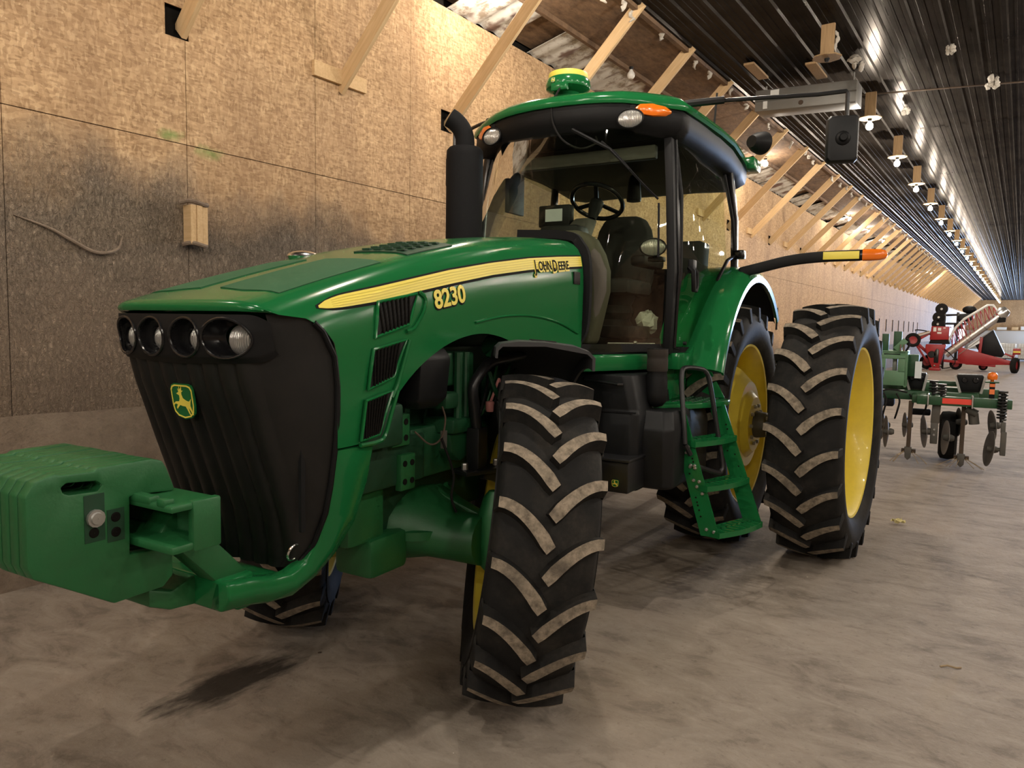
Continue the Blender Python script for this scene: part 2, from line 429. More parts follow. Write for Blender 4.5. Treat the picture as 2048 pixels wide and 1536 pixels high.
def tag(o, label, cat, group=None):
    o['label'] = label; o['category'] = cat
    if group: o['group'] = group
    return o
def struct(o, label=None):
    o['kind'] = 'structure'
    if label: o['label'] = label
    return o
def text_mesh(txt, size, ext, M, name, mat, parent, squash=1.0, conform=None, spacing=1.0, offset=0.0, bold=0.0):
    cu = bpy.data.curves.new('txt', 'FONT'); cu.body = txt; cu.size = size; cu.extrude = ext; cu.space_character = spacing; cu.offset = offset
    cu.resolution_u = 4
    tmp = bpy.data.objects.new('txt', cu); COL.objects.link(tmp)
    bpy.context.view_layer.update()
    me = bpy.data.meshes.new_from_object(tmp.evaluated_get(bpy.context.evaluated_depsgraph_get()))
    bpy.data.objects.remove(tmp); bpy.data.curves.remove(cu)
    for v in me.vertices:
        p = M @ Vector((v.co.x * squash, v.co.y, v.co.z))
        if conform: p = conform(p)
        v.co = p
    me.materials.clear(); me.materials.append(MAT[mat])
    me.name = name
    return link(name, me, parent)

# ------------------------------------------------------------------ the barn
o = MB().box((WX - .4, Y0, -.2), (RX + 1.5, Y1, 0)).build('floor', 'floor_concrete', smooth=0); struct(o)
SEAM = 3.02; WTOP = 5.04; PW = 1.2195; PY = 2.055
BR0 = 3.25; BRD = 1.535
braces = [(k, BR0 + BRD * k) for k in range(-6, 60)]
wall = MB().box((WX - .40, Y0, 0), (WX - .05, Y1, 5.6)).build('wall_left', 'hole_dark', smooth=0); struct(wall)
stem = MB()
stem.grid(lambda u, v: (WX + .035 + .012 * math.sin(u * 173) * math.sin(v * 5), lerp(Y0, 60, u), lerp(0, 1.105 + .008 * math.sin(u * 411), v)), 260, 4)
stem.box((WX - .05, Y0, 0), (WX + .02, Y1, 1.10))
stem.build('stem_wall', 'stem_concrete', wall, 60)
def panel(y0, y1, z0, z1, holes=()):
    m = MB(); ys = sorted({y0, y1} | {min(max(h[i], y0), y1) for h in holes for i in (0, 1)})
    zs = sorted({z0, z1} | {h[i] for h in holes for i in (2, 3)})
    for a, b in zip(ys, ys[1:]):
        for c, d in zip(zs, zs[1:]):
            if any(h[0] <= (a + b) / 2 <= h[1] and h[2] <= (c + d) / 2 <= h[3] for h in holes): continue
            m.box((WX - .012, a, c), (WX, b, d))
    return m
pockets = [(y - .13, y + .055, 3.77, 3.99) for k, y in braces if k % 2 == 0]
k0 = int((Y0 - PY) / PW)
for k in range(k0, 40):
    a = PY + k * PW + .002; b = a + PW - .005
    panel(a, b, 1.075, SEAM - .003).build('osb_panel', 'osb_wall', wall, 0)
    panel(a, b, SEAM + .003, WTOP, [h for h in pockets if h[1] > a and h[0] < b]).build('osb_panel', 'osb_wall', wall, 0)
b += .005
panel(b, Y1, 1.10, SEAM - .003).build('osb_panel', 'osb_wall', wall, 0)
panel(b, Y1, SEAM + .003, WTOP).build('osb_panel', 'osb_wall', wall, 0)
# knee braces and their cleats
bm_ = MB().box((-.06, -.02, -.07), (2.08, .02, .07)).build('diagonal_brace', 'pine', data_only=True, smooth=0, bevel=.003)
cl_ = MB().box((0, -.31, -.065), (.038, .31, .065)).build('cleat', 'pine', data_only=True, smooth=0, bevel=.002)
for k, y in braces:
    if y < -3 or y > 92: continue
    o = link('diagonal_brace', bm_, wall, (WX + .02, y, 3.86), (0, -math.atan2(1.43, 1.42), 0))
    if k % 2: link('cleat', cl_, wall, (WX, y - .02, 3.915))
# low vent slots left open in the wall farther down
slot_ = MB().box((0, -.05, -.28), (.02, .05, .28)).build('vent_slot', 'hole_dark', data_only=True, smooth=0)
for k in range(16):
    link('vent_slot', slot_, wall, (WX, 19.5 + k * 2.05, 2.0))
# open stud bays seen behind the duals
for yy in (13.0, 14.25):
    MB().box((WX, yy, 1.15), (WX + .012, yy + .62, 2.42)).build('bay_sheet', 'white_paint', wall, 0)
    for q in range(5): MB().box((WX + .012, yy, 1.2 + q * .26), (WX + .02, yy + .62, 1.215 + q * .26)).build('sheet_joint', 'hole_dark', wall, 0)
    MB().box((WX, yy + .62, 1.1), (WX + .09, yy + .76, 2.50)).build('stud', 'old_wood', wall, 0)
    MB().box((WX, yy - .30, 1.1), (WX + .05, yy, 2.50)).build('stud', 'old_wood', wall, 0)
# block of wood nailed to the wall, a crust of dirt around it
blk = MB()
for q in range(3): blk.box((WX, 3.235 + q * .047, 2.29), (WX + .10 + .006 * (q % 2), 3.28 + q * .047, 2.575))
blk.build('wood_block', 'pine', wall, 0, bevel=.003)
crust = MB()
for (yc, zc, w) in ((3.30, 2.59, .22), (3.30, 2.285, .18)):
    crust.tube(catmull([(WX + .03, yc - w / 2, zc), (WX + .09, yc - w / 4, zc + .012), (WX + .10, yc + w / 4, zc - .006), (WX + .03, yc + w / 2, zc + .01)], 6), .017, 7)
crust.build('dirt_crust', 'stem_concrete', wall)
rid = MB().tube(catmull([(WX + .004, 2.10, 2.36), (WX + .012, 2.30, 2.30), (WX + .02, 2.42, 2.24), (WX + .03, 2.58, 2.17), (WX + .03, 2.72, 2.20), (WX + .02, 2.77, 2.30)], 8), [.004 + .009 * math.sin(PI * i / 40) for i in range(41)], 8)
rid.build('dried_mud_ridge', 'stem_concrete', wall)

# soffit: dirty vent sheets, then a strip of board, then the ribbed metal ceiling
sof = MB().box((WX - .4, Y0, CEIL + .12), (RX + 1.5, Y1, CEIL + .3)).build('ceiling', 'hole_dark', smooth=0); struct(sof)
EX = -3.78
vs_ = MB()
vs_.grid(lambda u, v: (lerp(WX - .02, -4.60, u), lerp(0, .50, v), lerp(5.05, 5.205, u) + .012 * math.sin(v * PI * 4)), 3, 16)
vs_me = vs_.build('vent_sheet', 'vent_sheet', data_only=True, solid=.004)
sb_ = MB().box((-4.62, 0, 0), (-4.56, BRD, .10))
sb_me = sb_.build('purlin', 'soffit_board', data_only=True, smooth=0)
bd_ = MB(); bd_.add([(-4.58, 0, 5.215), (EX + .02, 0, 5.31), (EX + .02, 2.42, 5.31), (-4.58, 2.42, 5.215)], [(0, 1, 2, 3)])
bd_me = bd_.build('soffit_panel', 'soffit_board', data_only=True, smooth=0, solid=.012)
y = -6.0; i = 0
while y < 60:
    if i % 3 != 2 or random.random() < .5: link('vent_sheet', vs_me, sof, (0, y, random.uniform(0, .03)))
    y += .512; i += 1
MB().add([(WX - .02, Y0, 5.14), (-4.58, Y0, 5.30), (-4.58, Y1, 5.30), (WX - .02, Y1, 5.14)], [(0, 1, 2, 3)]).build('soffit_backing', 'soffit_board', sof, 0, solid=.01)
y = -8.0
while y < 95: link('soffit_panel', bd_me, sof, (0, y, 0)); y += 2.425
MB().box((-4.62, Y0, 5.16), (-4.57, Y1, 5.30)).build('purlin', 'soffit_board', sof, 0)
MB().box((EX - .03, Y0, 5.255), (EX + .03, Y1, 5.345)).build('edge_board', 'soffit_board', sof, 0)
def rib_panel(L):
    m = MB(); pr = []
    pitch = .305; wdt = .915
    for q in range(3):
        x = q * pitch
        for dx, dz in ((0, 0), (.018, -.028), (.062, -.028), (.08, 0), (.135, 0), (.14, -.006), (.16, -.006), (.165, 0), (.21, 0), (.215, -.006), (.235, -.006), (.24, 0)): pr.append((x + dx, dz))
    pr.append((wdt + .06, 0))
    n = len(pr)
    vs = [(x, 0, z) for x, z in pr] + [(x, L, z) for x, z in pr]
    m.add(vs, [(j, j + 1, n + j + 1, n + j) for j in range(n - 1)])
    return m.build('metal_panel', 'ceiling_metal', data_only=True, smooth=0)
rp = rib_panel(7.34)
yy = Y0; row = 0
while yy < Y1 - .1:
    x = EX
    while x < RX + .3:
        link('metal_panel', rp, sof, (x, yy, CEIL + .03 + (.004 if row % 2 else 0)), (0, random.uniform(-.002, .002), 0)); x += .915
    yy += 7.30; row += 1
# rags of insulation hanging along the edge of the metal
random.seed(21)
st_me = []
for q in range(4):
    m = MB(); L_ = random.uniform(.08, .16)
    m.tube([V(random.uniform(-.03, .03), random.uniform(-.03, .03), -L_ * t / 4) for t in range(5)], [.012, .03, .022, .026, .004], 6)
    m.v = [tuple(Vector(v) + V(random.uniform(-1, 1), random.uniform(-1, 1), 0) * .012) for v in m.v]
    st_me.append(m.build('insulation_rag', 'fluff', data_only=True, smooth=60))
yq = 7.2
while yq < 46:
    link('insulation_rag', random.choice(st_me), sof, (EX + random.uniform(-.05, .03), yq, 5.265), (0, 0, random.uniform(0, 6))); yq += random.uniform(.3, 1.3)
# far end wall
fw = MB().box((WX - .4, Y1, 0), (2.3, Y1 + .3, 5.6)).box((7.9, Y1, 0), (RX + 1.5, Y1 + .3, 5.6)).box((2.3, Y1, 4.4), (7.9, Y1 + .3, 5.6)).build('wall_far', 'stem_concrete', smooth=0); struct(fw)
for k in range(6):
    panel_m = MB().box((WX + k * PW, Y1 - .03, 2.1), (WX + (k + 1) * PW - .01, Y1, CEIL + .1)).build('osb_panel', 'osb_wall', fw, 0)
MB().box((WX, Y1 - .05, 0), (2.3, Y1, 2.0)).build('painted_panel', 'concrete_light', fw, 0)
struct(MB().box((WX, Y1 - .40, 2.02), (2.3, Y1 - .05, 2.08)).build('trim_1', 'old_wood', None, 0))
# right wall and the wall behind the camera (both out of the picture)
rw = MB().box((RX, Y0, 0), (RX + .3, Y1, 5.6)).build('wall_right', 'soffit_board', smooth=0); struct(rw)
nw = MB().box((WX - .4, Y0 - .3, 0), (RX + 1.5, Y0, 5.6)).build('wall_near', 'soffit_board', smooth=0); struct(nw)

# ------------------------------------------------------------------ lamps
pt = bpy.data.lights.new('bulb_light', 'POINT'); pt.energy = BULB_W; pt.color = BULB_C; pt.shadow_soft_size = .035
pe = bpy.data.lights.new('eave_bulb_light', 'POINT'); pe.energy = BULB_W * .45; pe.color = BULB_C; pe.shadow_soft_size = .035
bulb_mb = MB().lathe([(.001, -.16), (.028, -.155), (.046, -.135), (.052, -.11), (.046, -.082), (.024, -.05), (.016, -.02)], 16)
bulb_me = bulb_mb.build('bulb', 'bulb_lit', data_only=True); dead_me = bulb_mb.build('bulb', 'bulb_dead', data_only=True)
sock_me = MB().lathe([(.001, 0), (.03, 0), (.028, -.02), (.02, -.035), (.001, -.035)], 14).build('socket', 'black_plastic', data_only=True)
hang_me = MB().box((-.075, -.02, 0), (.075, .02, .37)).build('hanger_board', 'old_wood', data_only=True, smooth=0, bevel=.003)
plate_me = MB().lathe([(.001, .012), (.16, .012), (.165, 0), (.16, -.004), (.001, -.004)], 8).build('plate', 'old_wood', data_only=True, smooth=0)
cob_me = MB().tube(catmull([(.08, 0, .3), (.11, .01, .22), (.085, 0, .12), (.10, 0, .03)], 5), [.008, .014, .022, .016, .012, .02, .026, .02, .012, .016, .022, .012, .008, .006, .004, .003], 6).build('cobweb_clump', 'fluff', data_only=True)
def ceiling_light(x, y, label, lit=True, cob=False, group='bare bulbs hanging in a row below the metal ceiling'):
    t = thing('ceiling_light', label, 'lamp', (x, y, CEIL - .40), 0, group)
    link('hanger_board', hang_me, t, (0, 0, .02)); link('plate', plate_me, t, (0, 0, .008)); link('socket', sock_me, t, (0, 0, 0))
    if lit:
        link('bulb', bulb_me, t)
        L = bpy.data.objects.new('bulb_light', pt); COL.objects.link(L); L.parent = t; L.location = (0, 0, -.21)
    if cob: link('cobweb_clump', cob_me, t)
    return t
LX = -2.08; LY = 9.45; LD = 2.97
ords = ['nearest', 'second', 'third', 'fourth', 'fifth', 'sixth', 'seventh', 'eighth', 'ninth', 'tenth']
ceiling_light(LX, LY, 'wooden ceiling lamp drop with a plate and cobwebs but no bulb, above the side mirror', False, True)
for k in range(1, 28):
    lab = ('bare lit bulb on a wooden drop, %s lit one along the ceiling row' % ords[k - 1]) if k <= 9 else 'small distant lit bulb far along the ceiling row'
    ceiling_light(LX, LY + LD * k, lab)
for k in range(-7, 0):
    ceiling_light(LX, LY + LD * k, 'lit bulb on a wooden drop overhead, out of view above the tractor', lit=True)
for xx, ka, kb in ((2.1, -7, 16), (6.2, -5, 6)):
    for k in range(ka, kb):
        ceiling_light(xx, LY + LD * k, 'lit bulb on a wooden drop in the rows right of the picture')
def eave_light(y, lit, label):
    t = thing('eave_light', label, 'lamp', (-4.52, y, 5.19), 0, 'bulbs along the eave')
    link('socket', sock_me, t)
    link('bulb', bulb_me if lit else dead_me, t)
    if lit:
        L = bpy.data.objects.new('bulb_light', pe); COL.objects.link(L); L.parent = t; L.location = (0, 0, -.19)
for y, lit, lab in ((6.35, True, 'lit bulb under the eave straight above the exhaust, just above the picture'), (9.3, False, 'unlit white bulb under the brown eave boards above the cab'), (15.6, True, 'bright bulb under the eave just right of the cab roof'),
                    (24.6, True, 'bright eave bulb left of the amber arm lamp tip'), (28.0, True, 'bright eave bulb above the amber arm lamp'), (31.2, True, 'bright eave bulb right of the amber arm lamp'), (49.0, True, 'small far bulb under the eave near the far corner'),
                    (0.2, True, 'lit bulb under the eave beside the weights, out of view'), (-6.0, True, 'lit bulb under the eave behind the camera')):
    eave_light(y, lit, lab)

# ------------------------------------------------------------------ the tractor (local frame: X forward, Y its left, Z up)
T = thing('tractor', 'big green and yellow farm tractor with dual rear wheels, front weights and glass cab', 'tractor', (-2.5725, 3.0003, 0), -1.5004)
STEER = math.radians(35); CAMB = math.radians(-7.3)

# ---- wheels
def tyre_mesh(R, W, r0, name):
    b = R - .052
    half = [(r0, .36), (r0 + .035, .44), (lerp(r0, R, .30), .50), (lerp(r0, R, .52), .515), (R - .15, .50), (R - .10, .478), (b - .028, .44), (b - .008, .30), (b + .004, .12)]
    prof = [(r, -w * W) for r, w in half] + [(b + .008, 0)] + [(r, w * W) for r, w in half[::-1]]
    return MB().lathe(prof, 72, 'y').build(name, 'rubber', data_only=True, smooth=50)
def lug_mesh(R, W, L, sg, th):
    m = MB(); N = 9; rows = []
    secs = [(i / (N - 1)) for i in range(N)]
    def pt(t, k, q, drop=0):
        # k: -1 lower flank, 1 upper flank; q: 0 base, 1 top
        w = sg * (-.004 + (.492 * W + .004) * t)
        ang = L / R * (1 - (1 - t) ** 1.75)
        wid = th * (1.12 - .18 * t) * (1.0 if q else 1.42)
        tip = .62 if t == 0 else 1.0
        r = (R - .026 * t ** 2.6 if q else R - .066 - .03 * t ** 4) - drop
        a = ang + k * wid * tip / R / 2
        # the flanks stay square to the curved centre line
        dw = sg * k * (-.30) * wid * (1 - t)
        w = w + dw
        return (r * math.cos(a), w, r * math.sin(a))
    for t in secs: rows.append([pt(t, -1, 0), pt(t, -1, 1), pt(t, 1, 1), pt(t, 1, 0)])
    # the bar runs over the shoulder and down the side
    def end(k, q, r, w):
        a = L / R + k * th * (.94 if q else 1.3) / R / 2
        return (r * math.cos(a), sg * w * W, r * math.sin(a))
    rows.append([end(-1, 0, R - .16, .485), end(-1, 1, R - .135, .512), end(1, 1, R - .135, .512), end(1, 0, R - .16, .485)])
    vs = [p for r in rows for p in r]; n = len(rows)
    for i in range(n - 1):
        for j in range(3):
            m.mi = 1 if (j == 1 and i < N - 1) else 0
            o_ = i * 4 + j
            m.add([vs[o_], vs[o_ + 1], vs[o_ + 5], vs[o_ + 4]], [(0, 1, 2, 3)])
    m.mi = 0
    m.add([vs[0], vs[1], vs[2], vs[3]], [(0, 1, 2, 3)]); m.add(vs[-4:], [(3, 2, 1, 0)])
    return m.build('tread_lug', ['rubber', 'lug_worn_top'], data_only=True, smooth=28)
def rim_mesh(r0, W, dish, face, hub_r, hub_out, sg, name):
    """sg: outward side; dish: where the disc stands across the wheel"""
    m = MB()
    w = .40 * W
    m.lathe([(r0 + .022, -w - .012), (r0 + .026, -w), (r0 + .004, -w + .012), (r0 - .012, -w + .05), (r0 - .028, -.3 * w), (r0 - .028, .3 * w), (r0 - .012, w - .05), (r0 + .004, w - .012), (r0 + .026, w), (r0 + .022, w + .012),
             (r0 + .006, w + .006), (r0 - .014, w - .03), (r0 - .030, w - .07), (r0 - .045, .3 * w), (r0 - .045, -.3 * w), (r0 - .030, -w + .07), (r0 - .014, -w + .03), (r0 + .006, -w - .006), (r0 + .022, -w - .012)], 64, 'y')
    d = sg * dish
    m.lathe([(r0 - .04, d - sg * .03), (r0 - .06, d), (r0 * .80, d + sg * .01), (r0 * .72, d + sg * face * .5), (r0 * .55, d + sg * face), (hub_r * 1.25, d + sg * face), (hub_r * 1.15, d + sg * (face + .02)), (hub_r, d + sg * (face + hub_out)), (.03, d + sg * (face + hub_out)), (.002, d + sg * (face + hub_out)),
             (.002, d - sg * .04), (r0 * .8, d - sg * .04), (r0 - .04, d - sg * .03)], 48, 'y')
    return m.build(name, 'yellow_paint', data_only=True, smooth=32)
bolt_me = MB().lathe([(.001, .022), (.013, .022), (.016, .016), (.016, 0), (.001, 0)], 6, 'y').build('wheel_bolt', 'steel', data_only=True, smooth=0)
def wheel(name, loc, rot, rim, tyre, lugL, lugR, N, bolts=None, phase=0.0, label=None):
    o = link(name, rim, T, loc, rot)
    if label: o['label'] = label
    link('tyre', tyre, o)
    for k in range(N):
        link('tread_lug', lugL, o, None, (0, -(2 * PI * k / N + phase), 0))
        link('tread_lug', lugR, o, None, (0, -(2 * PI * (k + .5) / N + phase), 0))
    if bolts:
        n, r, yy = bolts
        for k in range(n): link('wheel_bolt', bolt_me, o, (r * math.cos(2 * PI * k / n), yy, r * math.sin(2 * PI * k / n)), (0, 0, 0 if yy > 0 else PI))
    return o
FR, FW, FB = .758, .43, .445
ft = tyre_mesh(FR, FW, FB, 'tyre'); fl = lug_mesh(FR, FW, .165, 1, .046); fr = lug_mesh(FR, FW, .165, -1, .046)
frl = rim_mesh(FB, FW, .05, .03, .13, .05, 1, 'front_wheel'); frr = rim_mesh(FB, FW, .05, .03, .13, .05, -1, 'front_wheel')
FWC = V(.135, .665, .742)
wheel('front_wheel', FWC, (CAMB, 0, STEER), frl, ft, fl, fr, 20, (10, .20, .09), .04, 'yellow front wheel steered to the left, dusty tread bars')
wheel('front_wheel', (.06, -.82, .742), (CAMB, 0, STEER), frr, ft, fl, fr, 20, None, .1)
RR, RW, RB = .975, .50, .625; RX_ = -3.02
rt = tyre_mesh(RR, RW, RB, 'tyre'); rl = lug_mesh(RR, RW, .165, 1, .054); rr_ = lug_mesh(RR, RW, .165, -1, .054)
rim_in = rim_mesh(RB, RW, .0, .22, .22, .05, 1, 'rear_wheel'); rim_out = rim_mesh(RB, RW, -.16, -.02, .12, .02, 1, 'rear_wheel')
rim_inr = rim_mesh(RB, RW, -.04, .10, .17, .11, -1, 'rear_wheel'); rim_outr = rim_mesh(RB, RW, -.16, -.02, .12, .02, -1, 'rear_wheel')
RZ = .962
wheel('rear_wheel', (RX_, .765, RZ), (0, 0, -.03), rim_in, rt, rl, rr_, 21, (10, .155, .27), 0.0, 'inner left rear dual with bulging yellow wheel centre')
wheel('rear_wheel', (RX_, 1.595, RZ), (0, 0, -.07), rim_out, rt, rl, rr_, 21, None, .09, 'outer left rear dual with open yellow rim')
wheel('rear_wheel', (RX_, -.765, RZ), (0, 0, 0), rim_inr, rt, rl, rr_, 21, None, .05)
wheel('rear_wheel', (RX_, -1.525, RZ), (0, 0, 0), rim_outr, rt, rl, rr_, 21, None, .13)
# rear axle with the cast hub between the duals
ax = MB().cyl((RX_, -1.62, RZ), (RX_, 1.62, RZ), .055, 20)
for s_ in (-1, 1): ax.lathe([(.06, 0), (.10, 0), (.11, .05), (.10, .12), (.075, .13), (.06, .16)], 20, 'y', (RX_, s_ * 1.0 if s_ > 0 else -1.16, RZ))
ax = ax.build('rear_axle', 'cast_grey', T)
for k in range(8):
    a = 2 * PI * k / 8; link('wheel_bolt', bolt_me, ax, (RX_ + .085 * math.cos(a), 1.13, RZ + .085 * math.sin(a)))
MB().lathe([(.05, -.72), (.16, -.70), (.20, -.50), (.34, -.40), (.36, 0), (.34, .40), (.20, .50), (.16, .70), (.05, .72)], 28, 'y', (RX_, 0, RZ)).build('rear_axle_housing', 'green_dark', T)

# ---- hood
HX = [1.52, 1.40, 1.10, .70, .43, .16, -.20, -.50, -.86]
HZ = [1.800, 1.838, 1.925, 2.030, 2.092, 2.145, 2.198, 2.232, 2.258]
def sinterp(x, xs, ys):
    i = max(0, min(len(xs) - 2, next((k for k in range(len(xs) - 1) if x <= xs[k + 1]), len(xs) - 2)))
    h = xs[i + 1] - xs[i]; t = min(max((x - xs[i]) / h, -.3), 1.3)
    def sl(k):
        a, b = max(k - 1, 0), min(k + 1, len(xs) - 1); return (ys[b] - ys[a]) / (xs[b] - xs[a])
    return ys[i] * (2 * t ** 3 - 3 * t * t + 1) + ys[i + 1] * (3 * t * t - 2 * t ** 3) + h * (sl(i) * (t ** 3 - 2 * t * t + t) + sl(i + 1) * (t ** 3 - t * t))
def zt(X): return sinterp(X, HX[::-1], HZ[::-1])
ZBX = [-.9, -.8, -.35, -.18, -.05, .10, .25, .40, .52, .65, .76, .86, .94, 1.0, 1.04, 1.30]
ZBZ = [1.60, 1.58, 1.55, 1.585, 1.645, 1.68, 1.690, 1.672, 1.64, 1.585, 1.52, 1.44, 1.36, 1.30, 1.28, 1.275]
def zb(X): return sinterp(X, ZBX, ZBZ)
ROWY = [0, .12, .22, .31, .365, .405, .435, .455, .466, .472, .474, .474]
ROWD = [0, -.001, -.004, -.011, -.024, -.045, -.075, -.115, -.17, -.235, -.30, -.30]
ROWX = [1.515, 1.512, 1.505, 1.492, 1.478, 1.462, 1.43, 1.33, 1.255, 1.21, 1.195, 1.185]
def hood_y(X, z):
    d = z - zt(X)
    return interp(d, ROWD[:11][::-1], ROWY[:11][::-1]) if d > -.30 else .474
def hood_pt(r, s, side):
    NR = 14
    X = lerp(ROWX[min(r, 11)], -.86, s)
    if r < 11: return V(X, side * ROWY[r], zt(X) + ROWD[r])
    t = (r - 10) / (NR - 10)
    zz = lerp(zt(X) - .30, min(zb(X), zt(X) - .302), t)
    X2 = lerp(1.195, 1.19, t); X = lerp(X2, -.86, s)
    zz = lerp(zt(X) - .30, min(zb(X), zt(X) - .302), t)
    return V(X, side * (.474 - .006 * t), zz)
hd = MB()
cols = [0, .004, .010, .02, .035, .055, .08] + [.10 + .90 * i / 74 for i in range(75)]
for side in (1, -1):
    g = [[hood_pt(r, s, side) for r in range(15)] for s in cols]
    vs = [p for c in g for p in c]; w_ = 15
    hd.add(vs, [(i * w_ + j, (i + 1) * w_ + j, (i + 1) * w_ + j + 1, i * w_ + j + 1) for i in range(len(cols) - 1) for j in range(14)])
    # rolled front lip
    front = [hood_pt(r, 0, side) for r in range(15)]
    lip = [front]
    for (dx, fr_, inn) in ((.010, .30, .1), (.013, .62, .4), (.008, .92, .8), (-.012, 1.0, 1.0)):
        ring = []
        for r, p in enumerate(front):
            drop = max(0.0, p.z - 1.760) if r < 8 else 0.0; k_ = min(1, drop / .03)
            ring.append(p + V(dx * k_ - .010 * inn * (1 - k_), -side * .014 * (1 - k_) * inn, -drop * fr_))
        lip.append(ring)
    vs = [p for c in lip for p in c]
    hd.add(vs, [(i * w_ + j, (i + 1) * w_ + j, (i + 1) * w_ + j + 1, i * w_ + j + 1) for i in range(len(lip) - 1) for j in range(14)])
hood = hd.build('hood', 'green_paint', T, 40)
def on_hood(X, z, off): return V(X, hood_y(X, z) + off, z)
# raised crease over the wheel arch, running back to the cab
MB().tube([on_hood(p.x, p.y, .001) for p in catmull([(.30, 1.742, 0), (.05, 1.775, 0), (-.25, 1.782, 0), (-.55, 1.75, 0), (-.80, 1.69, 0)], 6)], .006, 6).build('crease', 'green_paint', hood)
# yellow stripe with a dark outline, four pale pinstripes
SX = [1.262, 1.22, 1.15, .957, .72, .494, .15, -.219, -.55, -.842]
ST = [1.790, 1.812, 1.832, 1.870, 1.920, 1.967, 2.026, 2.079, 2.115, 2.142]
SB = [1.782, 1.781, 1.788, 1.817, 1.865, 1.908, 1.969, 2.020, 2.056, 2.084]
def stripe(lo, hi, off, name, mat, x0=1.262, x1=-.842):
    m = MB(); n = 60
    def fn(u, v):
        X = lerp(x0, x1, u); a = interp(X, SX[::-1], SB[::-1]); b = interp(X, SX[::-1], ST[::-1]); z = lerp(a, b, lerp(lo, hi, v))
        return on_hood(X, z, off)
    m.grid(fn, n, 3); return m.build(name, mat, hood, 0, solid=.0015)
stripe(-.22, 1.13, .0022, 'stripe_outline', 'black_matte', 1.272)
stripe(0, 1, .0045, 'stripe', 'yellow_decal')
simple('yellow_line', (.60, .47, .05), .5)
for q in (.2, .4, .6, .8): stripe(q - .02, q + .02, .0052, 'pinstripe', 'yellow_line', 1.20)
def conform(off):
    return lambda p: V(p.x, hood_y(p.x, p.z) + off + p.y, p.z)
def hood_text(txt, size, x, z, slope, mat, off, name, squash=1.0, grow=0.0, spacing=1.0):
    M = Matrix.Translation((x, 0, z)) @ Matrix.Rotation(-slope, 4, 'Y') @ Matrix(((-1, 0, 0, 0), (0, 0, 1, 0), (0, 1, 0, 0), (0, 0, 0, 1)))
    text_mesh(txt, size, .0012, M, name, mat, hood, squash, conform(off), spacing, grow)
slp = -.115
for dx, dz_, off, mat, gr, nm in ((-.0, -.006, .0062, 'yellow_decal', .006, 'lettering_backing'), (0, 0, .0078, 'black_matte', .0012, 'lettering')):
    hood_text('J', .088, -.262 + dx, 2.012 + dz_, slp, mat, off, nm, .85, gr)
    hood_text('OHN', .066, -.302 + dx, 2.022 + dz_, slp, mat, off, nm, .95, gr)
    hood_text('D', .088, -.462 + dx, 2.028 + dz_, slp, mat, off, nm, .85, gr)
    hood_text('EERE', .066, -.530 + dx, 2.040 + dz_, slp, mat, off, nm, .95, gr)
hood_text('8230', .108, .612, 1.792, -.17, 'black_matte', .0022, 'number_outline', 1.08, .006, 1.0)
hood_text('8230', .108, .614, 1.796, -.17, 'yellow_decal', .0045, 'number', 1.08, .0028, 1.0)
MB().box((-.80, .472, 1.975), (-.72, .480, 2.045)).build('data_plate', 'black_gloss', hood, 0)
# side vents: dark mesh panels behind slanting green frames
vents = [[(.972, 1.812), (.738, 1.854), (.80, 1.728), (1.00, 1.678)], [(1.010, 1.632), (.815, 1.668), (.895, 1.522), (1.040, 1.482)], [(1.052, 1.440), (.900, 1.468), (.978, 1.305), (1.078, 1.292)]]
for q in vents:
    P4 = [V(x, 0, z) for x, z in q]
    fn = lambda u, v: on_hood(*((lambda p: (p.x, p.z))(P4[0].lerp(P4[1], u).lerp(P4[3].lerp(P4[2], u), v))), .007)
    vp = MB().grid(fn, 6, 6).build('side_vent', 'vent_mesh', hood, 0, solid=.002)
    for k in range(1, 9):
        u = k / 9
        a = fn(max(u - .12, 0), 0); b = fn(min(u + .12, 1), 1); MB().bar([a + V(0, .004, 0), b + V(0, .004, 0)], .007, .004, (0, 1, 0)).build('louver', 'hole_dark', vp, 0)
    ring = [fn(0, 0), fn(.5, 0), fn(1, 0), fn(1, .5), fn(1, 1), fn(.5, 1), fn(0, 1), fn(0, .5)]
    MB().tube(ring, .0075, 6, closed=True).build('vent_frame', 'green_paint', vp)
# ridge frame behind the vents
ridge = [(.715, 1.862), (.68, 1.835), (.70, 1.78), (.76, 1.715), (.81, 1.70)]
MB().tube(catmull([on_hood(x, z, .004) for x, z in ridge], 5), .009, 6).build('vent_ridge', 'green_paint', hood)
MB().tube(catmull([on_hood(x, z, .004) for x, z in [(.79, 1.665), (.86, 1.50), (.90, 1.44)]], 5), .009, 6).build('vent_ridge', 'green_paint', hood)
MB().tube(catmull([on_hood(x, z, .004) for x, z in [(.862, 1.465), (.90, 1.38), (.94, 1.295), (.985, 1.276), (1.08, 1.274)]], 5), .009, 6).build('vent_ridge', 'green_paint', hood)
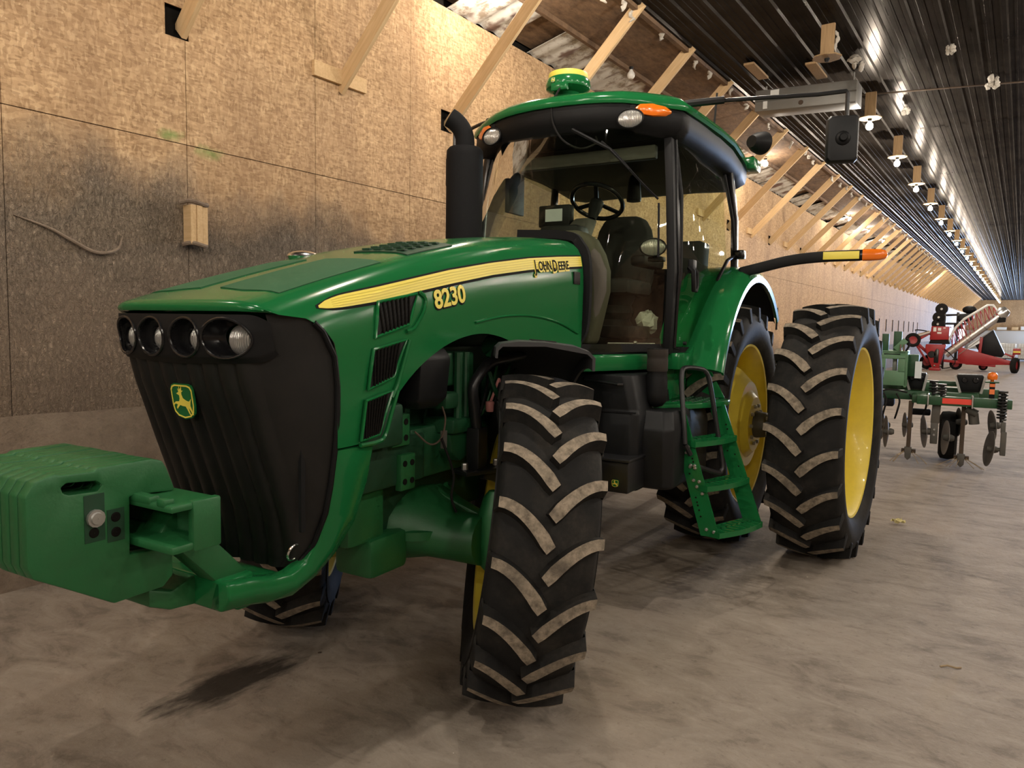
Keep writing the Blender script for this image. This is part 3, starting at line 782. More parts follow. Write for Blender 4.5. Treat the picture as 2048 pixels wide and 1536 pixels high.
# non-slip pads and the louvred plate on top of the hood
def top_patch(name, x0, x1, y0, y1, off, mat, cx=0.05, solid=.006):
    def fn(u, v):
        X = lerp(x0, x1, u); Y = lerp(y0, y1, v)
        if cx: X += (cx * (1 - 2 * abs(v - .5)) if u == 0 else 0)
        d = interp(abs(Y), ROWY[:11], ROWD[:11]); return V(X, Y, zt(X) + d + off)
    return MB().grid(fn, 12, 8).build(name, mat, hood, 40, solid=solid)
top_patch('hood_pad', 1.36, .83, .055, .36, .004, 'green_pad', 0.03)
top_patch('hood_pad', 1.36, .83, -.36, -.055, .004, 'green_pad', 0.03)
tp = top_patch('hood_louver_plate', .66, .33, .06, .36, .006, 'green_dark', 0)
for i in range(5):
    for j in range(4):
        X = .62 - i * .058; Y = .10 + j * .065; z = zt(X) + interp(Y, ROWY[:11], ROWD[:11]) + .010
        MB().box((X - .02, Y - .02, z - .004), (X + .008, Y + .02, z + .004)).build('louver', 'green_dark', tp, 0)
# chrome lamp bump on the far side of the hood
MB().ball((.60, -.30, zt(.6) - .018), (.10, .06, .030), 16).build('hood_bulge', 'chrome', hood)

# ---- grille, headlights
GZ = [.82, .90, 1.03, 1.13, 1.28, 1.38, 1.50, 1.61, 1.70, 1.755]
GF = [1.285, 1.29, 1.315, 1.35, 1.405, 1.44, 1.485, 1.515, 1.525, 1.515]
GE = [1.245, 1.205, 1.19, 1.185, 1.182, 1.182, 1.185, 1.20, 1.255, 1.32]
GY = [.305, .36, .41, .43, .452, .462, .466, .466, .462, .452]
def grille_x(y, z, off=0.0, p=8):
    xf, xe, ye = (interp(z, GZ, a) for a in (GF, GE, GY)); t = min(abs(y) / ye, 1)
    return xf - (xf - xe) * (.86 * t ** 8 + .14 * t * t) + off
def gf(u, v):
    z = lerp(GZ[0], GZ[-1], v); ye = interp(z, GZ, GY); s_ = 2 * u - 1
    y = ye * math.copysign(1 - (1 - abs(s_)) ** 1.25, s_)
    X = grille_x(y, z)
    if abs(y) < .345: X += .016 * abs(math.cos(PI * y / .0775)) ** .7 - .012
    else: X -= .012 if abs(s_) < .999 else 0.0
    return V(X, y, z)
gm = MB(); GNU, GNV = 150, 40
for i in range(GNU):
    for j in range(GNV):
        c = gf((i + .5) / GNU, (j + .5) / GNV)
        if c.z > 1.618 and abs(c.y) < .385: continue
        gm.add([gf(i / GNU, j / GNV), gf((i + 1) / GNU, j / GNV), gf((i + 1) / GNU, (j + 1) / GNV), gf(i / GNU, (j + 1) / GNV)], [(0, 1, 2, 3)])
grille = gm.build('grille', 'grille_black', T, 60)
# rubber edge strip between the grille and the green panels
MB().tube([V(interp(z, GZ, GE) + .004, interp(z, GZ, GY) + .002, z) for z in [.82, .86, .9, .96, 1.03, 1.13, 1.28, 1.4, 1.5, 1.61, 1.66, 1.70, 1.73]], .010, 8).build('edge_strip', 'black_plastic', grille)
# radiator showing through the side mesh
MB().box((1.28, .385, .98), (1.30, .398, 1.42)).build('radiator_edge', 'dark_plastic', grille, 0)
hook = MB().tube([V(1.262 + .028 * math.cos(a), .318 + .01 * math.sin(a), .885 + .03 * math.sin(a)) for a in [x * PI / 8 - 2.0 for x in range(11)]], .005, 8).build('wire_hook', 'chrome', grille)
holes = [(-.272, .088), (-.092, .074), (.092, .074), (.272, .092)]; HCZ = 1.672; HHZ = .067
bz = MB(); NU, NV = 150, 26
def bf(u, v):
    y = lerp(-.405, .405, u); zlo = lerp(1.578, 1.592, min(abs(y) / .4, 1)); z = lerp(zlo, 1.752, v)
    # rounded outer ends
    e = max(0, (abs(y) - .345) / .06); cz = 1.675; z = cz + (z - cz) * (1 - .35 * e ** 3)
    return V(grille_x(y, z, .020 - .012 * max(0, 1 - v * 8)), y, z)
for i in range(NU):
    for j in range(NV):
        c = bf((i + .5) / NU, (j + .5) / NV)
        if any(((c.y - hy) / hw) ** 2 + ((c.z - HCZ) / HHZ) ** 2 < 1 for hy, hw in holes): continue
        bz.add([bf(i / NU, j / NV), bf((i + 1) / NU, j / NV), bf((i + 1) / NU, (j + 1) / NV), bf(i / NU, (j + 1) / NV)], [(0, 1, 2, 3)])
bezel = bz.build('headlight_bezel', 'black_plastic', T, 50, solid=.01)
for k, (hy, hw) in enumerate(holes):
    ring = []
    for a in range(32):
        y = hy + hw * 1.01 * math.cos(a * PI / 16); z = HCZ + HHZ * 1.01 * math.sin(a * PI / 16); ring.append(V(grille_x(y, z, .021), y, z))
    MB().tube(ring, .0055, 8, closed=True).build('headlight_ring', 'black_gloss', bezel)
    dy = .02 * (1 if hy > 0 else -1) if abs(hy) > .2 else .012 * (1 if hy > 0 else -1)
    cen = V(grille_x(hy, HCZ, -.055), hy + dy, HCZ)
    rings = [ring]
    for f, push in ((.96, .015), (.86, .04), (.74, .055)):
        rings.append([V(lerp(cen.x, p.x, f) - push, lerp(cen.y, p.y, f), lerp(cen.z, p.z, f)) for p in ring])
    MB().loft(rings, caps=False).build('headlight_bowl', 'black_gloss', bezel)
    yaw = math.atan2(.25 * hy, 1)
    Mx = Matrix.Translation(cen + V(.004, 0, -.006)) @ Matrix.Rotation(yaw * 2.2, 4, 'Z')
    MB().lathe([(.001, .030), (.022, .027), (.042, .018), (.055, .004), (.058, -.01), (.001, -.03)], 28, 'x', M=Mx @ Matrix.Diagonal((1, 1.12, .98, 1))).build('headlight_lens', 'lamp_lens', bezel)
# shield badge with a leaping deer
def badge(cx, cy, cz, sx, sz, tilt, parent, axis, name='badge'):
    """shield outline, yellow border, green field and deer silhouette"""
    def pl(pts): return [(p[0] * sx, p[1] * sz) for p in pts]
    out = pl([(-.5, .36), (-.43, .46), (-.3, .5), (.3, .5), (.43, .46), (.5, .36), (.5, -.10), (.45, -.32), (.30, -.44), (0, -.5), (-.30, -.44), (-.45, -.32), (-.5, -.10)])
    deer = pl([(-.24, .22), (-.13, .27), (-.16, .36), (-.11, .31), (-.09, .43), (-.06, .33), (.02, .43), (.0, .31), (.07, .31), (-.01, .26), (-.02, .20), (.02, .10), (.12, .05), (.22, .02), (.28, .02), (.38, .10), (.33, -.02), (.31, -.10), (.36, -.22), (.41, -.35), (.36, -.35), (.30, -.24), (.21, -.15), (.24, -.25), (.29, -.36), (.24, -.35), (.16, -.21), (.10, -.13),
               (-.04, -.12), (-.14, -.10), (-.20, -.15), (-.28, -.22), (-.31, -.18), (-.24, -.09), (-.34, -.07), (-.41, -.12), (-.42, -.07), (-.31, -.01), (-.16, .0), (-.12, .08), (-.12, .17)])
    M = Matrix.Translation((cx, cy, cz)) @ (axis if axis else Matrix.Identity(4))
    b = MB().prism(out, 'z', 0, .006, M).build(name, 'green_paint', parent, 0)
    def inset(k): return [(x * k, z * k) for x, z in out]
    m = MB(); n = len(out); a_ = inset(.93); c_ = inset(.85)
    m.add([(x, y, .008) for x, y in a_] + [(x, y, .008) for x, y in c_], [(i, (i + 1) % n, n + (i + 1) % n, n + i) for i in range(n)], M)
    b['label'] = 'green shield badge with yellow leaping deer'
    gp = b if parent is T else parent
    m.build('badge_border', 'yellow_decal', gp, 0, solid=.001)
    dm = MB(); bmx = bmesh.new(); vv = [bmx.verts.new((x, y, .008)) for x, y in deer]; f = bmx.faces.new(vv); bmesh.ops.triangulate(bmx, faces=[f]); bmx.verts.index_update()
    dm.add([v.co.copy() for v in bmx.verts], [tuple(v.index for v in f.verts) for f in bmx.faces], M); bmx.free()
    dm.build('badge_deer', 'yellow_decal', gp, 0, solid=.001)
# axis: local x -> tractor -Y.. the deer leaps to the left of the picture; local y -> up; local z -> out
tl = math.radians(9)
badge(grille_x(0, 1.44) + .012, 0.0, 1.44, .125, .132, 0, grille, Matrix(((0, math.sin(tl), math.cos(tl), 0), (1, 0, 0, 0), (0, math.cos(tl), -math.sin(tl), 0), (0, 0, 0, 1))) @ Matrix.Diagonal((1, 1, 1, 1)))

# ---- front support casting, bracket and suitcase weights
fe = [(1.192, 1.268), (1.187, 1.15), (1.19, 1.03), (1.203, .92), (1.24, .85), (1.30, .822), (1.38, .83), (1.46, .85), (1.57, .862)]
re = [(.975, 1.268), (.985, 1.12), (1.02, .96), (1.085, .84), (1.165, .765), (1.27, .722), (1.38, .728), (1.46, .745), (1.57, .752)]
def yo(z, X): return interp(z, [.72, .80, .90, 1.03, 1.27], [.325, .345, .385, .425, .462]) - max(0, X - 1.30) * .10
fs_ = MB()
for sd in (1, -1):
    rings = []
    for a, b in zip(fe, re):
        m_ = ((a[0] + b[0]) / 2, (a[1] + b[1]) / 2)
        ya, yb = yo(a[1], a[0]), yo(b[1], b[0])
        rings.append([V(a[0], sd * (ya - .07), a[1]), V(a[0], sd * (ya - .005), a[1]), V(m_[0], sd * (max(ya, yb) + .006), m_[1]), V(b[0], sd * (yb - .005), b[1]), V(b[0], sd * (yb - .07), b[1])])
    fs_.loft(rings)
fs_.box((1.26, -.30, .735), (1.50, .30, .80)).box((1.43, -.305, .752), (1.57, .305, .862))
fsup = fs_.build('front_support', 'green_paint', T, 50, bevel=.012)
for s_ in (1, -1):
    MB().bar([(1.47, s_ * .23, .82), (1.54, s_ * .225, .90), (1.66, s_ * .215, 1.03), (1.74, s_ * .215, 1.09)], .10, .10, (0, 1, 0)).build('bracket_arm', 'green_cast', fsup, bevel=.012)
    link('wheel_bolt', bolt_me, fsup, (1.545, s_ * .306, .815), (0, 0, 0 if s_ > 0 else PI))
lower = MB().loft([[V(x, y, z) for y in (-.17, .17) for z in ((z0, z1) if y < 0 else (z1, z0))] for x, z0, z1 in ((1.56, .755, .86), (1.66, .765, .83), (1.74, .80, .86))]); lower.build('bracket_web', 'green_cast', fsup, bevel=.01)
# C-section bracket, open to the front
brk = MB()
sec = [(1.835, 1.165), (1.835, 1.188), (1.665, 1.188), (1.665, 1.040), (1.835, 1.040), (1.835, 1.066), (1.70, 1.066), (1.70, 1.165)]
brk.prism(sec, 'y', -.43, .43)
brk.box((1.665, .405, 1.035), (1.765, .435, 1.192)).box((1.665, -.435, 1.035), (1.765, -.405, 1.192))
brk.box((1.80, -.40, 1.178), (1.838, .33, 1.205)).box((1.80, .36, 1.178), (1.838, .40, 1.205))
brk.build('weight_bracket', 'green_cast', T, 40, bevel=.008)
wo = [(1.735, 1.290), (1.72, 1.265), (1.695, 1.200), (1.70, 1.188), (1.80, 1.196), (1.845, 1.196), (1.848, 1.02), (1.79, 1.015), (1.72, 1.010), (1.705, .98), (1.705, .915), (1.74, .885), (1.90, .882), (2.05, .975), (2.125, 1.02), (2.14, 1.055), (2.14, 1.25), (2.115, 1.288), (2.06, 1.302), (2.05, 1.296), (1.95, 1.292), (1.94, 1.300), (1.77, 1.302)]
hn = [(1.93, 1.248), (1.945, 1.262), (2.03, 1.270), (2.045, 1.260), (2.04, 1.243), (2.025, 1.236), (1.945, 1.232)]
def weight_mesh():
    m = MB(); n = len(wo); tk = .0425
    # outline with the hand hole: two faces bridged by a slit
    loop = wo + [wo[0]] + [hn[0]] + hn[::-1]
    bmw = bmesh.new()
    def ring(y): return [bmw.verts.new((x, y, z)) for x, z in wo], [bmw.verts.new((x, y, z)) for x, z in hn]
    A, B = ring(-tk / 2), ring(tk / 2)
    for R0, R1 in ((A[0], B[0]), (A[1], B[1])):
        k = len(R0)
        for i in range(k): bmw.faces.new((R0[i], R0[(i + 1) % k], R1[(i + 1) % k], R1[i]))
    for S_ in (A, B):
        ed = []
        for R0 in S_:
            k = len(R0)
            for i in range(k):
                e = bmw.edges.get((R0[i], R0[(i + 1) % k])); ed.append(e)
        bmesh.ops.triangle_fill(bmw, use_beauty=True, use_dissolve=False, edges=ed)
    bmw.verts.index_update()
    m.add([v.co.copy() for v in bmw.verts], [tuple(v.index for v in f.verts) for f in bmw.faces]); bmw.free()
    return m.build('suitcase_weight', 'green_cast', data_only=True, smooth=25, bevel=.008)
wm = weight_mesh(); NWT = 11; WY = .248
for k in range(NWT):
    y = WY - .022 - k * (2 * WY - .044) / (NWT - 1)
    o = link('suitcase_weight', wm, T, (0, y, random.uniform(-.002, .002)))
    if k == 0:
        o['label'] = 'outermost green suitcase weight with hand slot and bolt'
        MB().lathe([(.001, .018), (.017, .018), (.019, .012), (.026, .012), (.026, 0), (.001, 0)], 12, 'y', (1.955, .022, 1.155)).build('weight_bolt', 'steel', o)
        for (x, z) in ((1.958, 1.112), (1.892, 1.145), (1.892, 1.100)):
            MB().lathe([(.001, .0035), (.012, .0035), (.015, .001), (.015, 0), (.001, 0)], 16, 'y', (x, .0225, z)).build('bolt_hole', 'hole_dark', o)
        MB().prism([(1.925, 1.225), (1.985, 1.225), (1.985, 1.085), (1.925, 1.085)], 'y', .0205, .0228).build('recess', 'green_dark', o, 0)
        MB().prism([(1.865, 1.170), (1.918, 1.170), (1.918, 1.072), (1.865, 1.072)], 'y', .0205, .0228).build('recess', 'green_dark', o, 0)

# ---- chassis, front axle, engine
ch = MB().box((-1.2, -.20, .78), (.95, .20, 1.16)).box((-2.8, -.28, .70), (-1.2, .28, 1.30)).build('chassis', 'green_dark', T, bevel=.02)
axl = MB()
# axle beam: wide casting tapering to the knuckle, belly in the middle
def ax_ring(y, x0, x1, z0, z1):
    xm, zm = (x0 + x1) / 2, (z0 + z1) / 2; hx, hz = (x1 - x0) / 2, (z1 - z0) / 2
    return [V(xm + hx * math.cos(a) * (1 if abs(math.cos(a)) > .9 else .95), y, zm + hz * math.sin(a)) for a in [2 * PI * k / 16 for k in range(16)]]
axl.loft([ax_ring(y, *r) for y, r in ((-.50, (.18, .40, .62, .84)), (-.34, (.12, .46, .62, .88)), (-.16, (.05, .62, .60, .98)), (0, (.0, .68, .56, 1.02)), (.14, (.05, .66, .60, 1.0)), (.28, (.10, .52, .62, .90)), (.40, (.14, .44, .61, .84)), (.52, (.17, .38, .60, .84)))])
axl.build('front_axle', 'green_cast', T, 45)
MB().box((.66, -.16, .78), (.90, .25, 1.06)).build('axle_mount', 'green_cast', T, bevel=.03)
MB().box((.52, .05, .62), (.78, .27, .80)).build('axle_guard', 'green_cast', T, bevel=.03)
MB().lathe([(.001, .90), (.05, .90), (.06, .86), (.15, .84), (.15, .80), (.05, .78)], 24, 'z', (.40, .22, -.06)).build('axle_flange', 'green_cast', T)
for s_ in (1, -1):
    kx, ky = .22, s_ * .545
    kn = MB().loft([[V(kx + rr * math.cos(a), ky + rr * math.sin(a), z) for a in [2 * PI * k / 14 for k in range(14)]] for z, rr in ((.56, .04), (.60, .075), (.70, .085), (.84, .08), (.92, .055), (.95, .03))])
    kn.build('steering_knuckle', 'green_cast', T, 45)
MB().tube(catmull([(.05, -.45, .86), (.06, -.1, .87), (.10, .12, .92), (.16, .24, .88), (.16, .34, .80), (.10, .46, .78)], 6), .030, 10).build('tie_rod', 'green_cast', T)
MB().bar(catmull([(.22, .18, .93), (.20, .32, .86), (.16, .44, .80)], 5), .09, .03, (0, 0, 1)).build('axle_rail', 'green_cast', T, bevel=.006)
MB().tube(catmull([(.48, .42, 1.22), (.40, .43, 1.05), (.40, .42, .94), (.36, .42, .86)], 6), .006, 6).build('hose', 'black_rubber', T)
simple('green_engine', (.007, .066, .023), .5, dirt=.4, dcol=(.018, .03, .016))
eng = MB().box((-.85, -.25, 1.10), (.80, .20, 1.62)).box((-.85, -.18, 1.60), (.85, .16, 1.85)).build('engine_block', 'green_dark', T, bevel=.02)
def ep(m, name, mat='green_engine', par=None, **k): return m.build(name, mat, par or eng, **k)
ep(MB().box((-.62, .19, 1.02), (.55, .30, 1.26)), 'crankcase', bevel=.02)
ep(MB().box((.10, .20, 1.44), (.34, .34, 1.60)), 'manifold', bevel=.015)
ep(MB().cyl((.205, .36, 1.28), (.205, .36, 1.60), .018, 10).cyl((.27, .36, 1.28), (.27, .36, 1.60), .022, 10), 'riser_pipe')
ep(MB().box((.14, .22, 1.22), (.36, .40, 1.29)), 'pump_base', bevel=.012)
ep(MB().prism([(.16, 1.22), (.36, 1.22), (.34, 1.13), (.27, 1.08), (.20, 1.10)], 'y', .24, .38), 'pump_body', bevel=.012)
ep(MB().box((.31, .26, 1.34), (.42, .40, 1.42)), 'fuel_bowl', bevel=.02)
flt = ep(MB().lathe([(.001, 0), (.05, 0), (.066, .02), (.066, .26), (.05, .29), (.001, .29)], 20, 'x', (-.30, .36, 1.62)), 'filter_canister')
MB().box((-.15, .424, 1.605), (-.09, .429, 1.665)).build('filter_label', 'label_white', eng, 0)
MB().box((-.20, .425, 1.585), (-.15, .430, 1.615)).build('filter_label', 'red_reflector', eng, 0)
MB().tube([(-.30, .30, 1.705), (.55, .30, 1.705)], .028, 10).build('coolant_pipe', 'green_dark', eng)
for i, (x, z) in enumerate([(-.22, 1.44), (-.30, 1.40), (-.26, 1.34), (-.36, 1.46), (-.18, 1.38), (-.34, 1.30)]):
    ep(MB().lathe([(.001, 0), (.03, 0), (.034, .01), (.034, .06), (.02, .075), (.012, .11), (.001, .11)], 12, 'y', (x, .28, z)), 'valve_fitting')
ep(MB().box((-.42, .22, 1.22), (-.14, .34, 1.50)), 'injection_pump', 'green_dark', bevel=.015)
ep(MB().box((-.62, .22, 1.05), (-.30, .36, 1.25)), 'starter_bracket', bevel=.015)
for i in range(5):
    ep(MB().tube(catmull([(-.32 + i * .06, .30, 1.46), (-.30 + i * .07, .36, 1.52 + .02 * (i % 2)), (-.12 + i * .05, .36, 1.40 - .03 * i), (.02 + i * .03, .32, 1.30 - .02 * i)], 5), .007, 6), 'fuel_line', 'green_cast' if i % 2 else 'black_rubber')
ep(MB().tube(catmull([(.06, .40, 1.50), (.04, .42, 1.42), (-.03, .42, 1.34)], 5), .012, 8), 'green_hose')
ep(MB().lathe([(.001, 0), (.018, 0), (.022, .01), (.022, .05), (.001, .055)], 12, 'x', (-.105, .40, 1.400)), 'plug_cap', 'pink_plastic')
ep(MB().lathe([(.001, 0), (.018, 0), (.022, .01), (.022, .05), (.001, .055)], 12, 'z', (.045, .40, 1.300)), 'plug_cap', 'pink_plastic')
ep(MB().tube(catmull([(-.05, .40, 1.42), (-.02, .41, 1.46), (.02, .41, 1.40), (.045, .40, 1.34)], 5), .007, 6), 'plug_wire', 'pink_plastic')
# front frame plates with bolt holes
for (x0, x1, z0, z1) in ((.60, .72, 1.20, 1.34), (.56, .66, 1.0, 1.16)):
    fpl = MB().box((x0, .30, z0), (x1, .335, z1)).build('frame_plate', 'green_cast', ch, bevel=.006)
    nx = 2
    for i in range(nx):
        for j in range(2):
            MB().lathe([(.001, .003), (.014, .003), (.014, 0), (.001, 0)], 12, 'y', (lerp(x0, x1, (i + .5) / nx), .335, lerp(z0, z1, (j + .5) / 2))).build('plate_hole', 'hole_dark', ch, 0)
MB().box((.45, .20, 1.02), (.98, .31, 1.24)).build('side_rail', 'green_dark', ch, bevel=.02)
MB().box((.72, .18, 1.22), (.98, .40, 1.40)).build('side_rail', 'green_dark', ch, bevel=.02)
MB().tube(catmull([(.60, .36, 1.26), (.54, .40, 1.20), (.47, .41, 1.22), (.44, .41, 1.30), (.45, .40, 1.36)], 6), .0045, 6).build('wire', 'rust', ch)
MB().box((.425, .395, 1.17), (.455, .41, 1.25)).build('wire_tag', 'cast_grey', ch, 0)
# washer fluid reservoir
rs = MB().loft([[V(x, y, z) for x, y in ((x0, .30), (x1, .30), (x1, y1), (x0, y1))] for z, x0, x1, y1 in ((1.36, .50, .62, .40), (1.40, .455, .66, .43), (1.585, .44, .66, .44), (1.625, .46, .64, .42), (1.64, .50, .60, .40))]).build('reservoir', 'dark_plastic', T, 40, bevel=.012)
MB().lathe([(.001, 1.685), (.03, 1.685), (.034, 1.68), (.034, 1.65), (.025, 1.635)], 16, 'z', (.55, .39, 0)).build('reservoir_cap', 'black_plastic', rs)

# ---- left front fender on its bracket (turns with the wheel)
def fender(c, sg):
    f = MB(); R0 = .885; w0, w1 = -.225, .235
    angs = [math.radians(a) for a in range(84, 191, 6)]
    rings = []
    for i, a in enumerate(angs):
        rr = R0 + .012 * math.sin((i / len(angs)) * PI)
        ca, sa = math.cos(a), math.sin(a)
        prof = [(w0, -.055), (w0, -.01), (w0 + .02, .012), (w0 + .10, .030), (0, .036), (w1 - .10, .030), (w1 - .03, .012), (w1, -.015), (w1 + .004, -.075), (w1 - .008, -.075), (w1 - .014, -.02), (w1 - .04, 0), (0, .018), (w0 + .03, 0), (w0 + .012, -.02), (w0 + .012, -.055)]
        rings.append([V((rr + d) * ca, sg * w, (rr + d) * sa) for w, d in prof])
    f.loft(rings)
    o = f.build('front_fender', 'grey_plastic', T, 40); o.location = c; o.rotation_euler = (CAMB * .6, 0, STEER)
    return o
ff = fender(FWC, 1)
st = MB().box((-.10, -.06, .905), (.02, .06, .925)).build('fender_recess', 'black_plastic', ff, bevel=.006)
ff2 = fender((.06, -.82, .742), -1)
fb = MB().tube(catmull([(.20, .43, 1.20), (.225, .43, 1.32), (.245, .43, 1.43), (.20, .44, 1.50), (.12, .445, 1.548), (.0, .46, 1.565), (-.14, .48, 1.585)], 6), .026, 12)
fb.box((.165, .395, 1.02), (.245, .465, 1.24)).build('fender_bracket', 'black_paint', T, 40, bevel=.004)
fbp = MB().bar([(.31, .40, 1.035), (.0, .52, 1.035)], .12, .022).bar(catmull([(.20, .46, 1.02), (.10, .50, .98), (.05, .54, .88), (.05, .56, .80)], 5), .05, .03, (0, 1, 0)).build('bracket_plate', 'black_paint', T, 40, bevel=.004)
for (x, y) in ((.285, .415), (.10, .475)):
    MB().lathe([(.001, .03), (.014, .03), (.016, .024), (.016, 0), (.02, 0)], 6, 'z', (x, y, 1.048)).build('bolt', 'steel', fbp, 0)

# ---- cab
LOW = [(-.86, 0), (-.87, .25), (-.90, .42), (-.945, .485), (-1.06, .545), (-1.22, .605), (-1.42, .670), (-1.60, .735)]
TOP = [(-1.345, 0), (-1.36, .20), (-1.40, .38), (-1.44, .45), (-1.48, .51), (-1.53, .56), (-1.58, .61), (-1.635, .665)]
ZS, ZH = 1.575, 3.03
def ws_pt(u, v):
    s_ = abs(2 * u - 1) * (len(LOW) - 1); i = min(int(s_), len(LOW) - 2); t = s_ - i; sg = 1 if u >= .5 else -1
    a = V(lerp(LOW[i][0], LOW[i + 1][0], t), sg * lerp(LOW[i][1], LOW[i + 1][1], t), ZS); b = V(lerp(TOP[i][0], TOP[i + 1][0], t), sg * lerp(TOP[i][1], TOP[i + 1][1], t), ZH)
    p = a.lerp(b, v); p.x += .05 * math.sin(v * PI); p.y += sg * .03 * math.sin(v * PI) * abs(2 * u - 1) ** 2
    return p
cab = MB()
plan = [(x, y) for x, y in LOW] + [(-1.70, .775), (-2.02, .83), (-2.3, .84), (-2.95, .80)]
full = plan + [(x, -y) for x, y in plan[::-1]][:-1]
cab.prism([(x, y) for x, y in full], 'z', 1.455, 1.565)
cabb = cab.build('cab_base', 'green_paint', T, 40, bevel=.02)
MB().prism([(x, y * .985) for x, y in full], 'z', 1.565, 1.60).build('cab_floor', 'black_matte', cabb, 0)
MB().grid(ws_pt, 36, 12).build('windshield', 'cab_glass', T, 60)
def pillar(path, w, d, name='pillar', mat='black_gloss', par=None, up=(1, 0, 0)):
    return MB().bar(path, w, d, up).build(name, mat, par or cabfr, 40, bevel=.008)
cabfr = MB().bar([(-1.62 + .0, .745, 1.56), (-1.605, .765, 2.1), (-1.62, .735, 2.6), (-1.66, .69, 3.06)], .055, .07, (1, 0, 0)).build('cab_frame', 'black_plastic', T, 40, bevel=.008)
cabfr['label'] = 'black cab posts around the glass'
pillar([(-1.62, -.745, 1.56), (-1.605, -.765, 2.1), (-1.62, -.735, 2.6), (-1.66, -.69, 3.06)], .055, .07)
MB().tube([(-1.668, .775, 1.60), (-1.648, .797, 2.1), (-1.66, .765, 2.6), (-1.69, .728, 2.98)], .012, 8).build('door_hinge_rod', 'black_gloss', cabfr)
for s_ in (1, -1):
    pillar([(-2.93, s_ * .80, 1.60), (-2.97, s_ * .83, 2.1), (-2.95, s_ * .82, 2.6), (-2.88, s_ * .77, 3.06)], .05, .06)
    MB().bar([(-.90, s_ * .44, 1.60), (-1.22, s_ * .59, 1.60), (-1.60, s_ * .72, 1.60)], .03, .05).build('glass_sill', 'black_plastic', cabfr, 0)
pillar([(-2.95, -.78, 2.2), (-2.95, .78, 2.2)], .05, .05, 'rear_rail', 'black_plastic', up=(0, 0, 1))
# left door: glass with a cut-away lower rear corner over the fender
def side_pt(X, z, sg):
    y = .838 - .105 * ((z - 2.20) / .85) ** 2; y -= .035 * (max(0, (X + 2.1) / .45)) ** 2
    return V(X, sg * y, z)
door_edge = [(-1.675, 1.60), (-1.66, 2.1), (-1.68, 2.6), (-1.70, 3.00), (-2.1, 3.04), (-2.5, 3.035), (-2.82, 3.0), (-2.90, 2.6), (-2.93, 2.32), (-2.70, 2.26), (-2.46, 2.10), (-2.24, 1.86), (-2.10, 1.66), (-2.02, 1.585), (-1.85, 1.58)]
def glass_poly(edge, sg, name, par):
    def inside(x, z):
        c = False; n = len(edge)
        for i in range(n):
            (x0, z0), (x1, z1) = edge[i], edge[(i + 1) % n]
            if (z0 > z) != (z1 > z) and x < x0 + (z - z0) / (z1 - z0) * (x1 - x0): c = not c
        return c
    m = MB(); nx, nz = 96, 110; xa, xb, za, zb_ = -2.94, -1.65, 1.575, 3.045
    P_q = lambda i, j: side_pt(lerp(xa, xb, i / nx), lerp(za, zb_, j / nz), sg)
    for i in range(nx):
        for j in range(nz):
            if inside(lerp(xa, xb, (i + .5) / nx), lerp(za, zb_, (j + .5) / nz)): m.add([P_q(i, j), P_q(i + 1, j), P_q(i + 1, j + 1), P_q(i, j + 1)], [(0, 1, 2, 3)])
    o = m.build(name, 'cab_glass', par, 80)
    if sg < 0: MB().tube([side_pt(x, z, sg) for x, z in edge], .014, 8, closed=True).build('window_seal', 'black_plastic', o)
    return o
door = glass_poly(door_edge, 1, 'door', T); door['label'] = 'left glass cab door with black handle'
MB().tube([side_pt(x, z, 1) for x, z in door_edge], .014, 8, closed=True).build('door_seal', 'black_plastic', door)
hp = [side_pt(-1.785, 2.14, 1), side_pt(-1.79, 2.00, 1)]
MB().tube([V(-1.745, .835, 2.13), V(-1.74, .865, 2.11), V(-1.745, .868, 2.03), V(-1.765, .865, 1.985), V(-1.81, .865, 1.985), V(-1.83, .865, 2.02), V(-1.83, .862, 2.10), V(-1.81, .845, 2.14)], .016, 8, closed=True).build('door_handle', 'black_plastic', door)
MB().box((-1.83, .822, 2.10), (-1.745, .86, 2.19)).build('door_latch', 'black_plastic', door, bevel=.008)
glass_poly(door_edge, -1, 'right_window', T)
MB().add([(-2.96, -.77, 2.2), (-2.96, .77, 2.2), (-2.88, .72, 3.03), (-2.88, -.72, 3.03)], [(0, 1, 2, 3)]).build('rear_window', 'cab_glass', T, 0)
MB().box((-2.97, -.78, 1.6), (-2.93, .78, 2.18)).build('cab_rear_panel', 'black_matte', T, bevel=.01)
MB().lathe([(.001, .02), (.012, .02), (.012, 0)], 8, 'y', (-1.72, .82, 1.63)).build('door_stud', 'black_plastic', door)

# ---- roof
def roof_ring(ins, z, n=10):
    pts = []
    W_ = .80 - ins; xr = -3.38 + ins
    for k in range(-n, n + 1):
        y = W_ * math.sin(k / n * PI / 2) if abs(k) < n else W_ * (1 if k > 0 else -1)
        pts.append(V(-1.285 - ins - .34 * (abs(y) / .80) ** 2.2, y, z))
    side = []
    for t in (0.06, .2, .4, .6, .8, .94): side.append((lerp(-1.64 - ins * .8, xr, t), W_ + .05 * math.sin(t * PI * .9)))
    pts += [V(x, y, z) for x, y in side]
    pts += [V(xr, W_ * .9, z), V(xr - .03, W_ * .5, z), V(xr - .04, 0, z), V(xr - .03, -W_ * .5, z), V(xr, -W_ * .9, z)]
    pts += [V(x, -y, z) for x, y in side[::-1]]
    return pts
def droop(r): return [V(p.x, p.y, p.z - .035 * max(0, (abs(p.y) - .45) / .35) - .10 * max(0, (-p.x - 2.6) / .8) ** 1.5) for p in r]
MB().loft([droop(roof_ring(i, z)) for i, z in ((.13, 2.985), (.06, 3.00), (.012, 3.05), (0, 3.11), (.004, 3.165), (.02, 3.175))]).build('roof_fascia', 'black_plastic', T, 45)
